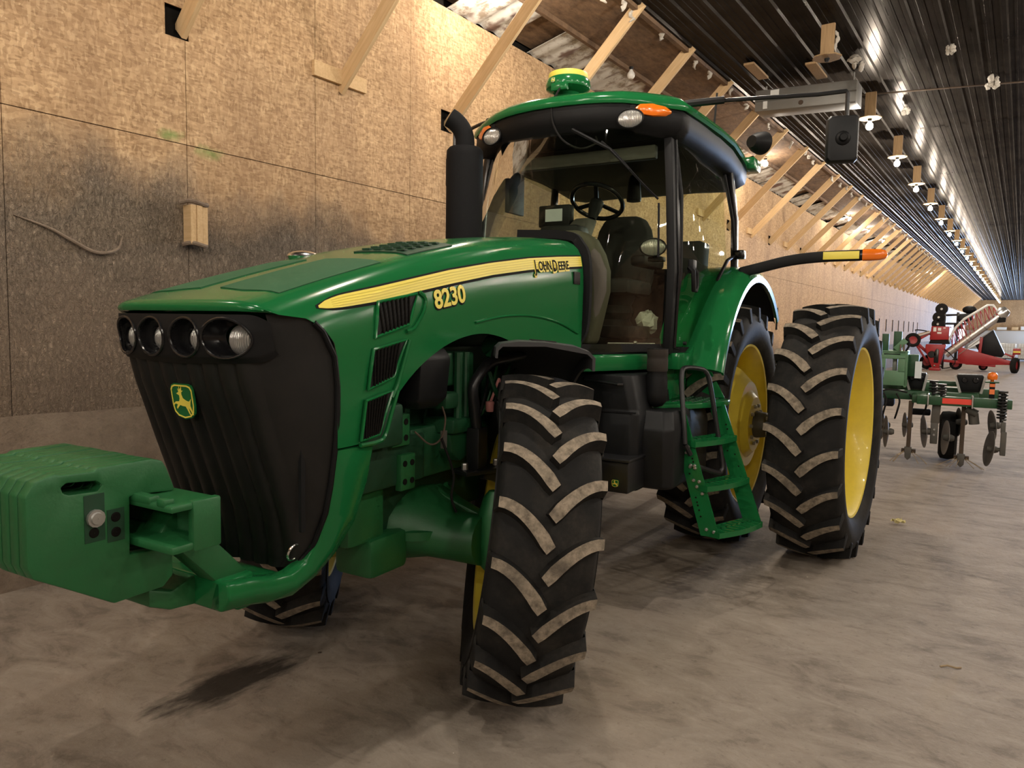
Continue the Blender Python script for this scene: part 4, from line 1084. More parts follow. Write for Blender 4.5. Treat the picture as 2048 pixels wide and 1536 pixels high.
roof = MB().loft([droop(roof_ring(i, z)) for i, z in ((-.012, 3.165), (-.022, 3.185), (-.012, 3.215), (.03, 3.245), (.12, 3.272), (.30, 3.288), (.55, 3.292))]).build('roof', 'green_paint', T, 45)
MB().box((-3.0, -.70, 2.962), (-1.62, .70, 2.99)).build('headliner', 'black_matte', T, bevel=.01)
MB().box((-1.72, -.60, 2.86), (-1.66, .60, 2.95)).build('sun_visor', 'cab_grey', T, bevel=.01)
MB().box((-2.2, -.74, 2.62), (-1.95, -.70, 2.95)).build('visor_panel', 'cab_grey', T, bevel=.01)
# roof lamps
def oval_lamp(c, yaw, name, w=.085, h=.060, par=None, pitch=0.0, depth=.07):
    M = Matrix.Translation(c) @ Matrix.Rotation(yaw, 4, 'Z') @ Matrix.Rotation(pitch, 4, 'Y')
    S_ = Matrix.Diagonal((1, w, h, 1))
    b = MB().lathe([(.001, -depth), (.55, -depth), (.9, -depth * .5), (1.06, 0), (1.06, .012), (.97, .016), (.97, .006), (.001, .004)], 28, 'x', M=M @ S_).build(name, 'black_plastic', par or T, 50)
    MB().lathe([(.001, .022), (.5, .019), (.85, .010), (.97, .004)], 28, 'x', M=M @ S_).build('lens', 'lamp_lens', b, 50)
    return b
def amber_lamp(pts, name, thick, par):
    return None
for s_ in (1, -1):
    oval_lamp(V(-1.405, s_ * .52, 3.062), s_ * .18, 'roof_work_lamp', .085, .060)
    MB().cyl((-1.44, s_ * .52, 3.12), (-1.44, s_ * .52, 3.15), .03, 10).build('lamp_bracket', 'black_plastic', T)
    sg = s_
    rows = []
    for u, hh, dx in ((0, .012, 0), (.15, .040, .006), (.5, .046, .012), (.85, .034, .008), (1, .008, 0)):
        y = lerp(.548, .735, u); X = -1.285 - .34 * (y / .80) ** 2.2 + .006 + dx; zc = 3.128 - .012 * u
        rows.append([V(X - .05, sg * y, zc - hh), V(X, sg * y, zc - hh * .8), V(X + .012, sg * y, zc), V(X, sg * y, zc + hh * .8), V(X - .05, sg * y, zc + hh)])
    MB().loft(rows).build('amber_lamp', 'amber', T, 50)
oval_lamp(V(-1.555, .645, 2.258), .30, 'post_work_lamp', .084, .058)
MB().box((-1.66, .60, 2.17), (-1.58, .70, 2.20)).box((-1.64, .63, 2.17), (-1.60, .67, 2.26)).build('lamp_bracket', 'black_plastic', T, bevel=.006)
oval_lamp(V(-3.42, .90, 3.30), 2.6, 'rear_work_lamp', .10, .09, depth=.12)
MB().box((-3.44, .74, 3.05), (-3.20, .90, 3.15)).build('roof_step', 'green_paint', T, bevel=.02)
MB().box((-2.98, .835, 2.29), (-2.90, .915, 2.36)).build('door_striker', 'black_gloss', T, bevel=.01)
# satellite receiver on the roof, with its cable hanging over the windshield
gp = V(-1.545, 0, 3.275)
gps = MB().lathe([(.001, .0), (.10, 0), (.105, .02), (.09, .045), (.125, .060), (.150, .075), (.155, .095), (.148, .130), (.138, .142), (.001, .142)], 36, 'z', gp).build('satellite_receiver', 'green_paint', T, 35)
MB().lathe([(.001, .185), (.115, .185), (.132, .178), (.136, .165), (.134, .142)], 36, 'z', gp).build('receiver_dome', 'yellow_decal', gps, 40)
MB().box((gp.x + .125, -.05, gp.z + .03), (gp.x + .165, .07, gp.z + .085)).build('receiver_plug', 'green_paint', gps, bevel=.01)
badge(gp.x + .150, -.035, gp.z + .105, .03, .032, 0, gps, Matrix(((0, 0, 1, 0), (1, 0, 0, 0), (0, 1, 0, 0), (0, 0, 0, 1))), 'receiver_badge')
MB().tube(catmull([gp + V(.14, .02, .06), gp + V(.20, .02, .0), gp + V(.255, .01, -.10), gp + V(.265, .03, -.22), gp + V(.25, .10, -.33), gp + V(.20, .20, -.38), gp + V(.13, .28, -.34), gp + V(.11, .27, -.29)], 8), .007, 8).build('receiver_cable', 'black_rubber', gps)
# wiper
wp = MB().tube([ws_pt(.555, .975) + V(.03, 0, .02), ws_pt(.68, .885) + V(.032, 0, 0), ws_pt(.80, .795) + V(.03, .01, 0)], [.012, .010, .006], 8).build('wiper_arm', 'black_plastic', T)
MB().bar([ws_pt(t, .945 - (t - .60) * .74) + V(.018, .008, 0) for t in (.63, .70, .76, .82, .88, .92, .96)], .012, .018, (1, 0, 0)).build('wiper_blade', 'black_matte', wp, 0)
MB().bar([ws_pt(.965, v) + V(.016, .006, 0) for v in (.42, .5, .58, .66)], .010, .014, (1, 0, 0)).build('wiper_blade', 'black_matte', wp, 0)
# antenna rod with wire on the roof
MB().cyl((-2.6, .72, 3.22), (-2.62, .73, 3.52), .008, 6).build('antenna', 'black_plastic', T)
# mirrors
def mirror(sg, X, yin, yout, zarm, zm, w, h):
    a = MB().tube(catmull([(X + .2, sg * .70, zarm - .015), (X + .1, sg * 1.0, zarm), (X, sg * yout * .9, zarm - .01)], 5) + [V(X, sg * yout, zarm - .012), V(X, sg * (yout + .008), zarm - .03), V(X, sg * (yout + .008), zm)], .014, 8)
    a.tube([(X + .2, sg * .70, zarm - .015), (X + .13, sg * .95, zarm - .002)], .026, 8)
    arm = a.build('mirror_arm', 'black_paint', T)
    cy = yout - .01
    M = Matrix.Translation((X + .02, sg * cy, zm)) @ Matrix.Rotation(sg * .25, 4, 'Z')
    MB().loft([[V(x, sx * ww, sz * hh) for sx, sz in ((-1, -.85), (-.8, -1), (.8, -1), (1, -.85), (1, .85), (.8, 1), (-.8, 1), (-1, .85))] for x, ww, hh in ((-.035, w * .96, h * .97), (-.03, w, h), (.01, w * .98, h * .985), (.035, w * .88, h * .93))], M=M).build('mirror_housing', 'dark_plastic', arm, 50, bevel=.004)
    MB().lathe([(.001, .07), (.02, .07), (.028, .05), (.04, .045), (.05, .03), (.05, 0)], 16, 'x', M=M).build('mirror_pivot', 'black_plastic', arm)
mirror(1, -2.15, .75, 1.70, 3.285, 2.965, .098, .150)
mirror(-1, -2.15, .75, 1.36, 3.37, 3.02, .085, .14)

# ---- exhaust stack
EX_, EY_ = -1.075, -.53
exs = MB().lathe([(.001, 2.86), (.075, 2.90), (.105, 2.915), (.122, 2.895), (.124, 2.86), (.124, 2.25), (.001, 2.25)], 32, 'z', (EX_, EY_, 0)).build('exhaust_stack', 'black_matte', T, 40)
el = catmull([(EX_ + .6 * a, EY_ - .8 * a, z) for a, z in ((0, 2.88), (0, 2.96), (.010, 3.01), (.035, 3.055), (.070, 3.090), (.105, 3.112))], 5)
bn_ = V(.8, .6, 0)
def el_ring(i, r):
    t = (el[min(i + 1, len(el) - 1)] - el[max(i - 1, 0)]).normalized(); n2 = t.cross(bn_)
    return [el[i] + (bn_ * math.cos(a) + n2 * math.sin(a)) * r for a in [2 * PI * k / 24 for k in range(24)]]
ne = len(el)
MB().loft([el_ring(i, .064) for i in range(ne)] + [el_ring(i, .057) for i in range(ne - 1, ne - 14, -1)]).build('exhaust_elbow', 'black_matte', exs, 40)

# ---- inside the cab
sw_c = V(-2.02, .02, 2.64); sw_M = Matrix.Translation(sw_c) @ Matrix.Rotation(math.radians(-32), 4, 'Y')
col = MB().loft([[V(x + dx, y, z) for dx, y in ((-.08, -w), (.08, -w), (.08, w), (-.08, w))] for x, z, w in ((-1.58, 1.6, .12), (-1.62, 2.1, .13), (-1.72, 2.38, .10), (-1.90, 2.52, .06))]).build('steering_column', 'cab_grey', T, 40, bevel=.02)
MB().tube([sw_M @ V(.195 * math.cos(a), .195 * math.sin(a), .03) for a in [2 * PI * k / 36 for k in range(36)]], .017, 10, closed=True).build('steering_wheel', 'black_gloss', col)
MB().lathe([(.001, .04), (.04, .04), (.055, .02), (.05, -.03), (.03, -.14)], 20, 'z', M=sw_M).build('steering_hub', 'black_plastic', col)
for a in (0.3, 2.4, 4.4): MB().bar([sw_M @ V(.03 * math.cos(a), .03 * math.sin(a), .02), sw_M @ V(.19 * math.cos(a), .19 * math.sin(a), .03)], .03, .014, sw_M.to_3x3() @ V(0, 0, 1)).build('steering_spoke', 'black_plastic', col, 0)
MB().box((-1.62, -.14, 2.30), (-1.42, .16, 2.42)).build('dash', 'black_plastic', T, bevel=.03)
mon = MB().box((-1.86, -.34, 2.46), (-1.78, -.08, 2.62)).build('monitor', 'black_plastic', T, bevel=.012)
MB().add([(-1.778, -.28, 2.50), (-1.778, -.14, 2.50), (-1.778, -.14, 2.59), (-1.778, -.28, 2.59)], [(0, 1, 2, 3)]).build('monitor_screen', 'screen', mon, 0, solid=.002)
MB().cyl((-1.82, -.2, 2.3), (-1.82, -.2, 2.47), .02, 8).build('monitor_post', 'black_plastic', mon)
seat = MB().loft([[V(-2.62 + .10 * (z - 2.05) * -1 + dx, y * w, z) for dx, y in ((.07, -.9), (.09, 0), (.07, .9), (0, 1), (-.07, .9), (-.08, 0), (-.07, -.9), (0, -1))] for z, w in ((2.0, .24), (2.12, .27), (2.35, .27), (2.52, .23), (2.60, .18), (2.63, .12))]).build('operator_seat', 'seat_fabric', T, 50, bevel=.01)
MB().box((-2.62, -.27, 1.98), (-2.08, .27, 2.10)).build('seat_cushion', 'seat_fabric', seat, bevel=.04)
MB().lathe([(.20, 1.60), (.20, 1.66), (.17, 1.70), (.20, 1.74), (.17, 1.79), (.20, 1.84), (.18, 1.90), (.22, 1.98)], 20, 'z', (-2.36, 0, 0)).build('seat_base', 'black_rubber', seat)
MB().box((-2.45, .30, 2.18), (-2.02, .42, 2.26)).box((-2.45, -.44, 2.18), (-1.95, -.30, 2.28)).build('armrest', 'black_plastic', seat, bevel=.025)
trs = MB().loft([[V(x + .12 * dx, .52 + .13 * y, z) for dx, y in ((-1, -1), (1, -1), (1, 1), (-1, 1))] for x, z in ((-2.72, 1.95), (-2.75, 2.3), (-2.78, 2.42))]).build('trainer_seat', 'seat_fabric', T, 50, bevel=.03)
MB().lathe([(.001, 0), (.055, .0), (.06, .02), (.045, .16), (.03, .2), (.001, .2)], 14, 'z', (-2.45, .15, 2.72)).build('hanging_lamp', 'black_plastic', T)
# side console curving down beside the hood, seen through the glass
MB().loft([[V(x, y, z) for x, y in ((x0, y0), (x0 - .16, y0), (x0 - .16, y0 - .12), (x0, y0 - .12))] for z, x0, y0 in ((1.62, -.97, .47), (1.80, -1.00, .50), (1.95, -1.03, .52), (2.08, -1.05, .51), (2.18, -1.07, .47), (2.28, -1.10, .40), (2.34, -1.12, .30))]).build('front_console', 'cab_tan', T, 50, bevel=.03)
MB().bar(catmull([(-.87, .43, 1.62), (-.885, .478, 1.75), (-.885, .482, 2.10), (-.89, .43, 2.22), (-.90, .34, 2.275), (-.90, 0, 2.30)], 5), .05, .035, (1, 0, 0)).build('hood_seal', 'black_matte', T, 0)
MB().box((-1.9, .10, 1.6), (-1.55, .60, 1.66)).build('floor_mat', 'black_rubber', T, bevel=.01)
tb = MB().box((-1.62, .34, 1.66), (-1.42, .62, 1.74)).build('tool_box', 'black_plastic', T, bevel=.01)
random.seed(3)
cl = MB().ball((-1.72, .56, 1.765), (.085, .07, .06), 14); cl.v = [tuple(Vector(v) + V(random.uniform(-.02, .02), random.uniform(-.02, .02), random.uniform(-.025, .03))) for v in cl.v]
cl.build('work_glove', 'cloth', T, 0)
MB().tube([(-1.30, .45, 1.625), (-1.55, .68, 1.625)], .006, 6).build('lever', 'steel', T)
MB().ball((-1.44, .585, 1.632), .014, 8).build('lever_knob', 'steel', T)

# ---- rear fenders with their lamp arms
def rear_fender(sg):
    f = MB(); C0 = V(RX_, 0, RZ - .01)
    angs = [math.radians(a) for a in range(24, 133, 4)]; rings = []
    for a in angs:
        ca, sa = math.cos(a), math.sin(a); R_ = 1.225 + .03 * math.sin((a - .4) * 1.6)
        fl_ = max(0, (math.degrees(a) - 24) / 108)
        prof = [(.56, -.02), (.56, .02), (.80, .03), (.86, .025), (.96, .005), (1.01, -.02), (1.035, -.055), (1.03, -.10), (1.018, -.10), (1.015, -.06), (.99, -.035), (.94, -.018), (.80, 0), (.62, -.01)]
        rings.append([V(C0.x + (R_ + d) * ca, sg * w, C0.z + (R_ + d) * sa) for w, d in prof])
    f.loft(rings)
    return f.build('rear_fender', 'green_paint', T, 40)
rf = rear_fender(1); rear_fender(-1)
# the fender's front skirt joins the cab sill
MB().prism([(-1.62, 1.455), (-1.90, 1.455), (-2.02, 1.62), (-1.99, 1.64), (-1.86, 1.565), (-1.62, 1.565)], 'y', .74, .83).build('fender_skirt', 'green_paint', rf, bevel=.012)
for sg in (1, -1):
    MB().box((-2.92, -.80, 1.60), (-1.75, -.42, 2.10)).build('side_console', 'black_matte', T, bevel=.04) if sg > 0 else None
    MB().prism([(-1.62, 1.60), (-2.92, 1.60), (-2.92, 2.26), (-2.6, 2.22), (-2.3, 1.95), (-2.05, 1.78), (-1.62, 1.76)], 'y', sg * .735, sg * .755).build('side_trim', 'black_matte', T, 0) if sg < 0 else None
    arm = MB().bar(catmull([(-2.72, sg * .93, 2.165), (-2.72, sg * 1.10, 2.205), (-2.71, sg * 1.30, 2.248), (-2.70, sg * 1.52, 2.268), (-2.70, sg * 1.79, 2.272)], 6), .05, .078, (0, 0, 1)).build('lamp_arm', 'black_plastic', T, 40, bevel=.014)
    MB().box((-2.672, min(sg * 1.535, sg * 1.775), 2.245), (-2.668, max(sg * 1.535, sg * 1.775), 2.300)).build('reflector', 'yellow_decal', arm, bevel=.001)
    MB().loft([[V(-2.70 + dx * .035 * k, sg * y, 2.272 + dz * .040 * k) for dx, dz in ((-1, -.7), (-.6, -1), (.6, -1), (1, -.7), (1, .7), (.6, 1), (-.6, 1), (-1, .7))] for y, k in ((1.795, 1.0), (1.86, 1.0), (1.91, .92), (1.94, .7), (1.952, .35))]).build('amber_lamp', 'amber', arm, 50)
    MB().loft([[V(-2.70 + dx * .032, sg * y, 2.272 + dz * .037) for dx, dz in ((-1, -.7), (-.6, -1), (.6, -1), (1, -.7), (1, .7), (.6, 1), (-.6, 1), (-1, .7))] for y in (1.78, 1.80)]).build('lamp_collar', 'black_gloss', arm, 50)
    MB().cyl((-2.72, sg * .97, 2.11), (-2.72, sg * .97, 2.17), .028, 10).build('arm_pivot', 'black_plastic', arm)
# black arch liner under the fender's rear
MB().lathe([(1.14, .58), (1.17, .60), (1.17, .98), (1.14, 1.0)], 22, 'y', (RX_, 0, RZ), a0=math.radians(50), a1=math.radians(134)).build('fender_liner', 'black_matte', rf, 40)

# ---- tanks, battery box, ladder on the left side
tk = MB()
tk.loft([[V(x, y, z) for x, y in ((x0, .25), (x0, y1 - .05), (x0 - .05, y1), (-2.0, y1), (-2.0, .25))] for z, x0, y1 in ((.715, -1.28, .90), (.74, -1.22, .93), (1.10, -1.20, .93), (1.215, -1.26, .90))])
tank = tk.build('fuel_tank', 'dark_plastic', T, 40, bevel=.012)
MB().loft([[V(x, y, z) for x, y in ((x0, .20), (x0, y1 - .04), (x0 - .04, y1), (-1.75, y1), (-1.75, .20))] for z, x0, y1 in ((.72, -1.10, .745), (1.20, -1.09, .745), (1.22, -1.10, .735), (1.44, -1.06, .70))]).build('side_cover', 'dark_plastic', tank, 40, bevel=.012)
MB().tube([(-1.055, .40, 1.405), (-1.03, .42, 1.405), (-1.03, .64, 1.385), (-1.055, .66, 1.385)], .010, 8).build('cover_handle', 'black_gloss', tank)
MB().bar([(-1.088, .24, 1.21), (-1.088, .74, 1.21)], .012, .010).build('cover_joint', 'black_matte', tank, 0)
bb = MB().box((-1.45, .22, .735), (-.955, .755, .925)).build('battery_box', 'black_paint', T, bevel=.012)
MB().box((-1.47, .21, .925), (-.94, .765, .945)).build('battery_lid', 'black_paint', bb, bevel=.006)
badge(-.953, .675, .795, .045, .045, 0, bb, Matrix(((0, 0, 1, 0), (1, 0, 0, 0), (0, 1, 0, 0), (0, 0, 0, 1))), 'box_badge')
MB().cyl((-.97, .48, .952), (-.97, .58, .952), .013, 8).build('lid_latch', 'steel', bb)
cn = MB().lathe([(.001, 1.225), (.04, 1.235), (.068, 1.27), (.070, 1.31), (.066, 1.42), (.060, 1.455), (.062, 1.46), (.062, 1.57), (.066, 1.575), (.066, 1.60), (.001, 1.60)], 24, 'z', (-1.375, .765, 0)).build('air_dryer', 'black_plastic', T, 45)
MB().lathe([(.0635, 1.455), (.0665, 1.46), (.0665, 1.53), (.0635, 1.545), (.0665, 1.55), (.0665, 1.595), (.062, 1.598)], 24, 'z', (-1.375, .765, 0)).build('dusty_band', 'dusty_plastic', cn, 45)
pf = MB().prism([(-1.36, .60), (-1.36, .68), (-1.46, .80), (-1.60, .90), (-1.78, 1.0), (-2.0, 1.06), (-2.12, 1.05), (-2.18, .95), (-2.18, .60)], 'z', 1.20, 1.238).build('step_platform', 'green_paint', T, bevel=.008)
MB().prism([(-1.60, 1.238), (-2.17, 1.238), (-2.12, 1.44), (-1.60, 1.455)], 'y', .70, .72).build('platform_back', 'green_paint', pf, bevel=.006)
MB().prism([(.72, 1.238), (1.00, 1.238), (.90, 1.42), (.72, 1.45)], 'x', -2.17, -2.15).build('platform_side', 'green_paint', pf, bevel=.006)
for i in range(9):
    for j in range(4):
        MB().lathe([(.012, .0), (.010, .005), (.004, .005)], 8, 'z', (-1.66 - i * .055, .78 + j * .06, 1.238)).build('grip_dimple', 'green_dark', pf, 0) if (.78 + j * .06) < interp(-(-1.66 - i * .055), [1.62, 1.78, 2.0, 2.2], [.86, .97, 1.03, 1.03]) else None
def lad(X0, dX, z):   # point on the ladder plane for a height
    t = (1.20 - z) / .80
    return V(X0 + dX * 0, lerp(.885, 1.175, t), z)
ladr = MB()
def rail(x_top, x_bot, yt, yb):
    m = MB(); a = V(x_top, yt, 1.215); b = V(x_bot, yb, .405); wv = V(0, .11, 0)
    m.add([a + V(.007, -.05, 0), a + V(.007, .06, 0), b + V(.007, .07, 0), b + V(.007, -.05, .0), a + V(-.007, -.05, 0), a + V(-.007, .06, 0), b + V(-.007, .07, 0), b + V(-.007, -.05, 0)], [(0, 1, 2, 3), (7, 6, 5, 4), (0, 4, 5, 1), (1, 5, 6, 2), (2, 6, 7, 3), (3, 7, 4, 0)])
    return m
ld = rail(-1.475, -1.50, .86, 1.10).build('ladder', 'green_paint', T, 0)
ld['label'] = 'green boarding ladder with three slotted treads'
rail(-1.93, -1.95, 1.0, 1.27).build('ladder_rail', 'green_paint', ld, 0)
bolt2 = MB().lathe([(.001, .012), (.007, .012), (.011, .006), (.012, 0), (.001, 0)], 10, 'x').build('ladder_bolt', 'steel', data_only=True)
hole2 = MB().lathe([(.001, .002), (.006, .002), (.006, 0), (.001, 0)], 8, 'x').build('ladder_hole', 'hole_dark', data_only=True)
for (z, dy) in ((1.17, -.01), (1.13, -.02), (1.115, .02), (.985, .0), (.975, .025), (.935, .0), (.845, .0), (.84, .03), (.76, .0), (.755, .035), (.72, .01), (.68, .035), (.45, .0), (.44, .045)):
    t = (1.215 - z) / .81; link('ladder_bolt', bolt2, ld, (lerp(-1.475, -1.50, t) + .007, lerp(.86, 1.10, t) + dy, z))
for z in (1.08, 1.05, .90, .88, .80, .65, .62, .60, .57, .53):
    for xx, y0_, y1_ in ((-1.468, .86, 1.10), (-1.923, 1.0, 1.27)):
        t = (1.215 - z) / .81; link('ladder_hole', hole2, ld, (xx - .025 * t + (.001), lerp(y0_, y1_, t) + random.choice((-.015, .03)), z))
for z in (.995, .715, .425):
    t = (1.215 - z) / .81
    a = V(lerp(-1.475, -1.50, t), lerp(.86, 1.10, t), z); b = V(lerp(-1.93, -1.95, t), lerp(1.0, 1.27, t), z)
    m = MB(); d = (b - a); nrm = V(-d.y, d.x, 0).normalized() * -1; nrm = V(abs(nrm.x) * 0 + .33, .94, 0)
    tr_ = MB()
    def tp_(u, w, bow=1): return a + d * u + nrm * (w * (1 + .35 * bow * math.sin(u * PI)) if w > 0 else w) + V(0, 0, 0)
    # rim of the tread
    loop = [tp_(u, .085) for u in [i / 10 for i in range(11)]]
    tr_.bar(loop, .006, .034); tr_.bar([tp_(0, -.05), tp_(1, -.05)], .006, .04)
    for u in (0.004, .996): tr_.bar([tp_(u, -.05), tp_(u, .085)], .006, .04)
    tr_.bar([tp_(0.02, .018) + V(0, 0, .012), tp_(.98, .018) + V(0, 0, .012)], .010, .014)
    tread = tr_.build('tread', 'green_paint', ld, 0)
    for k in range(1, 8):
        u = k / 8; MB().bar([tp_(u - .06, -.048) + V(0, 0, .012), tp_(u + .03, .08) + V(0, 0, .012)], .016, .014).build('tread_bar', 'green_paint', tread, 0)
hr = MB().tube(catmull([(-1.40, .955, 1.0), (-1.42, .935, 1.15), (-1.47, .90, 1.33), (-1.505, .885, 1.445), (-1.555, .895, 1.475), (-1.70, .945, 1.465), (-1.745, .975, 1.44), (-1.76, 1.0, 1.36), (-1.765, 1.06, 1.05), (-1.765, 1.10, .84), (-1.745, 1.10, .79), (-1.70, 1.085, .785), (-1.52, 1.0, .845), (-1.485, .985, .86)], 5), .0165, 10).tube([(-1.40, .955, 1.0), (-1.44, .98, .93)], .0165, 8)
hr.build('hand_rail', 'black_paint', T)
for y_ in (.985, 1.01): link('ladder_bolt', bolt2, ld, (-1.472, y_ - .01, .856))
# rear hitch and drawbar towards the implement
MB().box((-4.9, -.06, .40), (-2.9, .06, .50)).build('drawbar', 'cast_grey', T, bevel=.01)
for s_ in (1, -1):
    MB().bar([(-3.1, s_ * .35, .75), (-4.1, s_ * .42, .60)], .05, .09).build('lift_arm', 'green_dark', T, 0)

# ------------------------------------------------------------------ tillage implement behind the tractor (same heading as the tractor)
def tl_world(X, Y): return (-2.5725 + .07034 * X + .99752 * Y, 3.0003 - .99752 * X + .07034 * Y, 0)
IM = thing('tillage_implement', 'green strip tillage implement with discs, springs and an amber beacon behind the tractor', 'implement', tl_world(-8.0, 0), -1.5004)
def ib(m, name, mat, par=None, **k): return m.build(name, mat, par or IM, **k)
# local frame: X forward (front bar at +.1), Y left, Z up
fbar = ib(MB().box((.0, 2.04, .795), (.17, 3.08, .908)), 'front_toolbar', 'green_bar', bevel=.008)
ib(MB().box((.168, 2.33, .822), (.174, 2.65, .892)), 'red_reflector', 'red_reflector', fbar, smooth=0)
for y in (2.17, 2.66): ib(MB().tube([(.19, y, .78), (.19, y, .925), (-.03, y, .925)], .010, 6), 'u_bolt', 'steel', fbar)
ib(MB().box((-.58, -3.05, .80), (-.40, 2.74, .92)), 'rear_toolbar', 'green_bar', bevel=.008)
ib(MB().box((-.45, 1.98, .80), (.05, 2.14, .905)), 'bar_link', 'green_bar', bevel=.008)
ib(MB().box((-1.25, 1.2, .80), (-1.05, 3.0, .95)), 'rear_frame', 'green_bar', bevel=.008)
ib(MB().box((-1.2, 2.08, .92), (-.6, 2.22, 1.04)).box((-1.0, 2.1, .98), (-.92, 2.75, 1.05)), 'cross_frame', 'green_bar', bevel=.008)
ib(MB().bar([(3.0, 0, .45), (-.5, .0, .80)], .14, .14).bar([(1.5, 0, .6), (-.5, 1.3, .85)], .10, .10).bar([(1.5, 0, .6), (-.5, -1.3, .85)], .10, .10), 'tongue', 'green_bar', bevel=.01)
for y in (-1.9, -2.6, 1.1, -.6):   # depth wheels under the hidden half keep it standing
    ib(MB().lathe([(.10, -.07), (.24, -.08), (.28, -.06), (.29, 0), (.28, .06), (.24, .08), (.10, .07)], 28, 'y', (-.9, y, .29)).bar([(-.9, y + .12, .29), (-.6, y + .12, .82)], .05, .08), 'depth_wheel', 'black_rubber')
# pale green tank frame with a cut-out window
tf = MB()
for lo, hi in (((-.24, 1.50, 1.36), (-.20, 1.89, 1.46)), ((-.24, 1.50, 1.0), (-.20, 1.89, 1.20)), ((-.24, 1.78, 1.18), (-.20, 1.89, 1.38)), ((-.24, 1.50, 1.18), (-.20, 1.63, 1.38))): tf.box(lo, hi)
tf.box((-.85, 1.50, 1.44), (-.20, 1.89, 1.47)).box((-.85, 1.86, .98), (-.20, 1.89, 1.46))
frm = ib(tf, 'tank_frame', 'green_pale', bevel=.004)
ib(MB().box((-.5, 1.70, 1.17), (-.45, 1.76, 1.40)), 'hydraulic_block', 'steel', frm, bevel=.006)
ib(MB().box((-.215, 1.60, 1.42), (-.197, 1.80, 1.432)), 'lettering_strip', 'black_matte', frm, smooth=0)
ib(MB().box((-.40, 1.56, 1.46), (-.34, 1.645, 1.70)), 'upright', 'green_bar', bevel=.004)
ib(MB().box((-.46, 1.70, 1.46), (-.38, 1.80, 1.735)), 'upright', 'green_bar', bevel=.004)
ib(MB().bar([(-.2, 1.74, 1.49), (-.2, 1.86, 1.62)], .03, .075, (0, 0, 1)), 'pale_link', 'green_pale', bevel=.004)
ib(MB().tube(catmull([(-.22, 1.86, 1.46), (-.2, 1.90, 1.55), (-.24, 1.88, 1.63), (-.3, 1.82, 1.60)], 5), .014, 8), 'hose', 'black_rubber')
for dy in (0, .04): ib(MB().cyl((-.18, 1.80 + dy, 1.47), (-.18, 1.80 + dy, 1.56), .012, 8), 'fitting', 'chrome')
ib(MB().box((-.42, 1.98, 1.10), (-.40, 2.06, 1.33)), 'white_tube_board', 'white_plastic', smooth=0)
ib(MB().box((-.60, 1.88, 1.12), (-.44, 2.02, 1.42)), 'valve_column', 'green_bar', bevel=.01)
# black seed boxes
for y0, y1 in ((1.87, 2.12), (2.48, 2.80)):
    bx = ib(MB().loft([[V(-.95 + dx, y, z) for dx, y in ((0, lerp(y0, y1, .5 - k)), (.32, lerp(y0, y1, .5 - k)), (.32, lerp(y0, y1, .5 + k)), (0, lerp(y0, y1, .5 + k)))] for z, k in ((.93, .34), (1.0, .46), (1.13, .50), (1.165, .46))]), 'row_unit_box', 'black_plastic', bevel=.015)
    for q in (.3, .7): ib(MB().lathe([(.001, .012), (.03, .012), (.04, 0)], 14, 'x', (-.63, lerp(y0, y1, q), 1.09)), 'box_knob', 'black_gloss', bx)
    ib(MB().bar([(-.60, y0 - .02, 1.15), (-.60, y0 + .05, .92)], .03, .03), 'box_strut', 'steel', bx, smooth=0)
    ib(MB().bar([(-.60, y1 + .01, 1.15), (-.60, y1 - .03, .92)], .03, .03), 'box_strut', 'steel', bx, smooth=0)
# beacon on its post
bp = ib(MB().box((-.13, 2.84, .90), (-.08, 2.90, 1.10)), 'beacon_post', 'black_matte', smooth=0)
ib(MB().box((-.078, 2.842, 1.05), (-.075, 2.898, 1.09)), 'orange_tape', 'orange_tape', bp, smooth=0)
ib(MB().box((-.078, 2.842, .955), (-.075, 2.898, 1.02)), 'orange_tape', 'orange_tape', bp, smooth=0)
ib(MB().box((-.17, 2.79, 1.10), (-.05, 2.94, 1.118)), 'beacon_plate', 'green_bar', bp, bevel=.002)
ib(MB().lathe([(.02, 1.118), (.02, 1.135), (.05, 1.142), (.058, 1.165), (.056, 1.20), (.04, 1.232), (.001, 1.24)], 20, 'z', (-.1, 2.866, 0)), 'beacon_lens', 'amber', bp)
def spring(c, r, h, n, name='coil_spring'):
    pts = [V(c[0] + r * math.cos(2 * PI * n * t), c[1] + r * math.sin(2 * PI * n * t), c[2] + h * t) for t in [i / (n * 12) for i in range(n * 12 + 1)]]
    s_ = ib(MB().tube(pts, .013, 6), name, 'black_paint'); ib(MB().cyl((c[0], c[1], c[2] - .03), (c[0], c[1], c[2] + h + .02), r * .45, 10).cyl((c[0], c[1], c[2] + h), (c[0], c[1], c[2] + h + .02), r * 1.2, 14), 'spring_rod', 'black_paint', s_)
    return s_
spring((.20, 2.975, .66), .044, .34, 9); spring((.12, 2.32, .92), .042, .13, 4); spring((-.05, 2.22, .93), .042, .15, 4)
def disc(c, r, yaw, tilt=.0, par=None):
    M = Matrix.Translation(c) @ Matrix.Rotation(yaw, 4, 'Z') @ Matrix.Rotation(tilt, 4, 'X')
    d = ib(MB().lathe([(.001, .035), (r * .25, .033), (r * .6, .022), (r, 0), (r, -.004), (r * .6, .016), (r * .25, .027), (.001, .029)], 36, 'y', M=M), 'coulter_disc', 'disc_steel')
    ib(MB().lathe([(.001, .10), (.03, .10), (.045, .07), (.045, .03), (.03, -.03), (.001, -.03)], 16, 'y', M=M), 'disc_hub', 'cast_grey', d)
    return d
disc((.14, 2.87, .285), .225, .2, -.12); disc((-.12, 2.90, .55), .20, .2, .1)
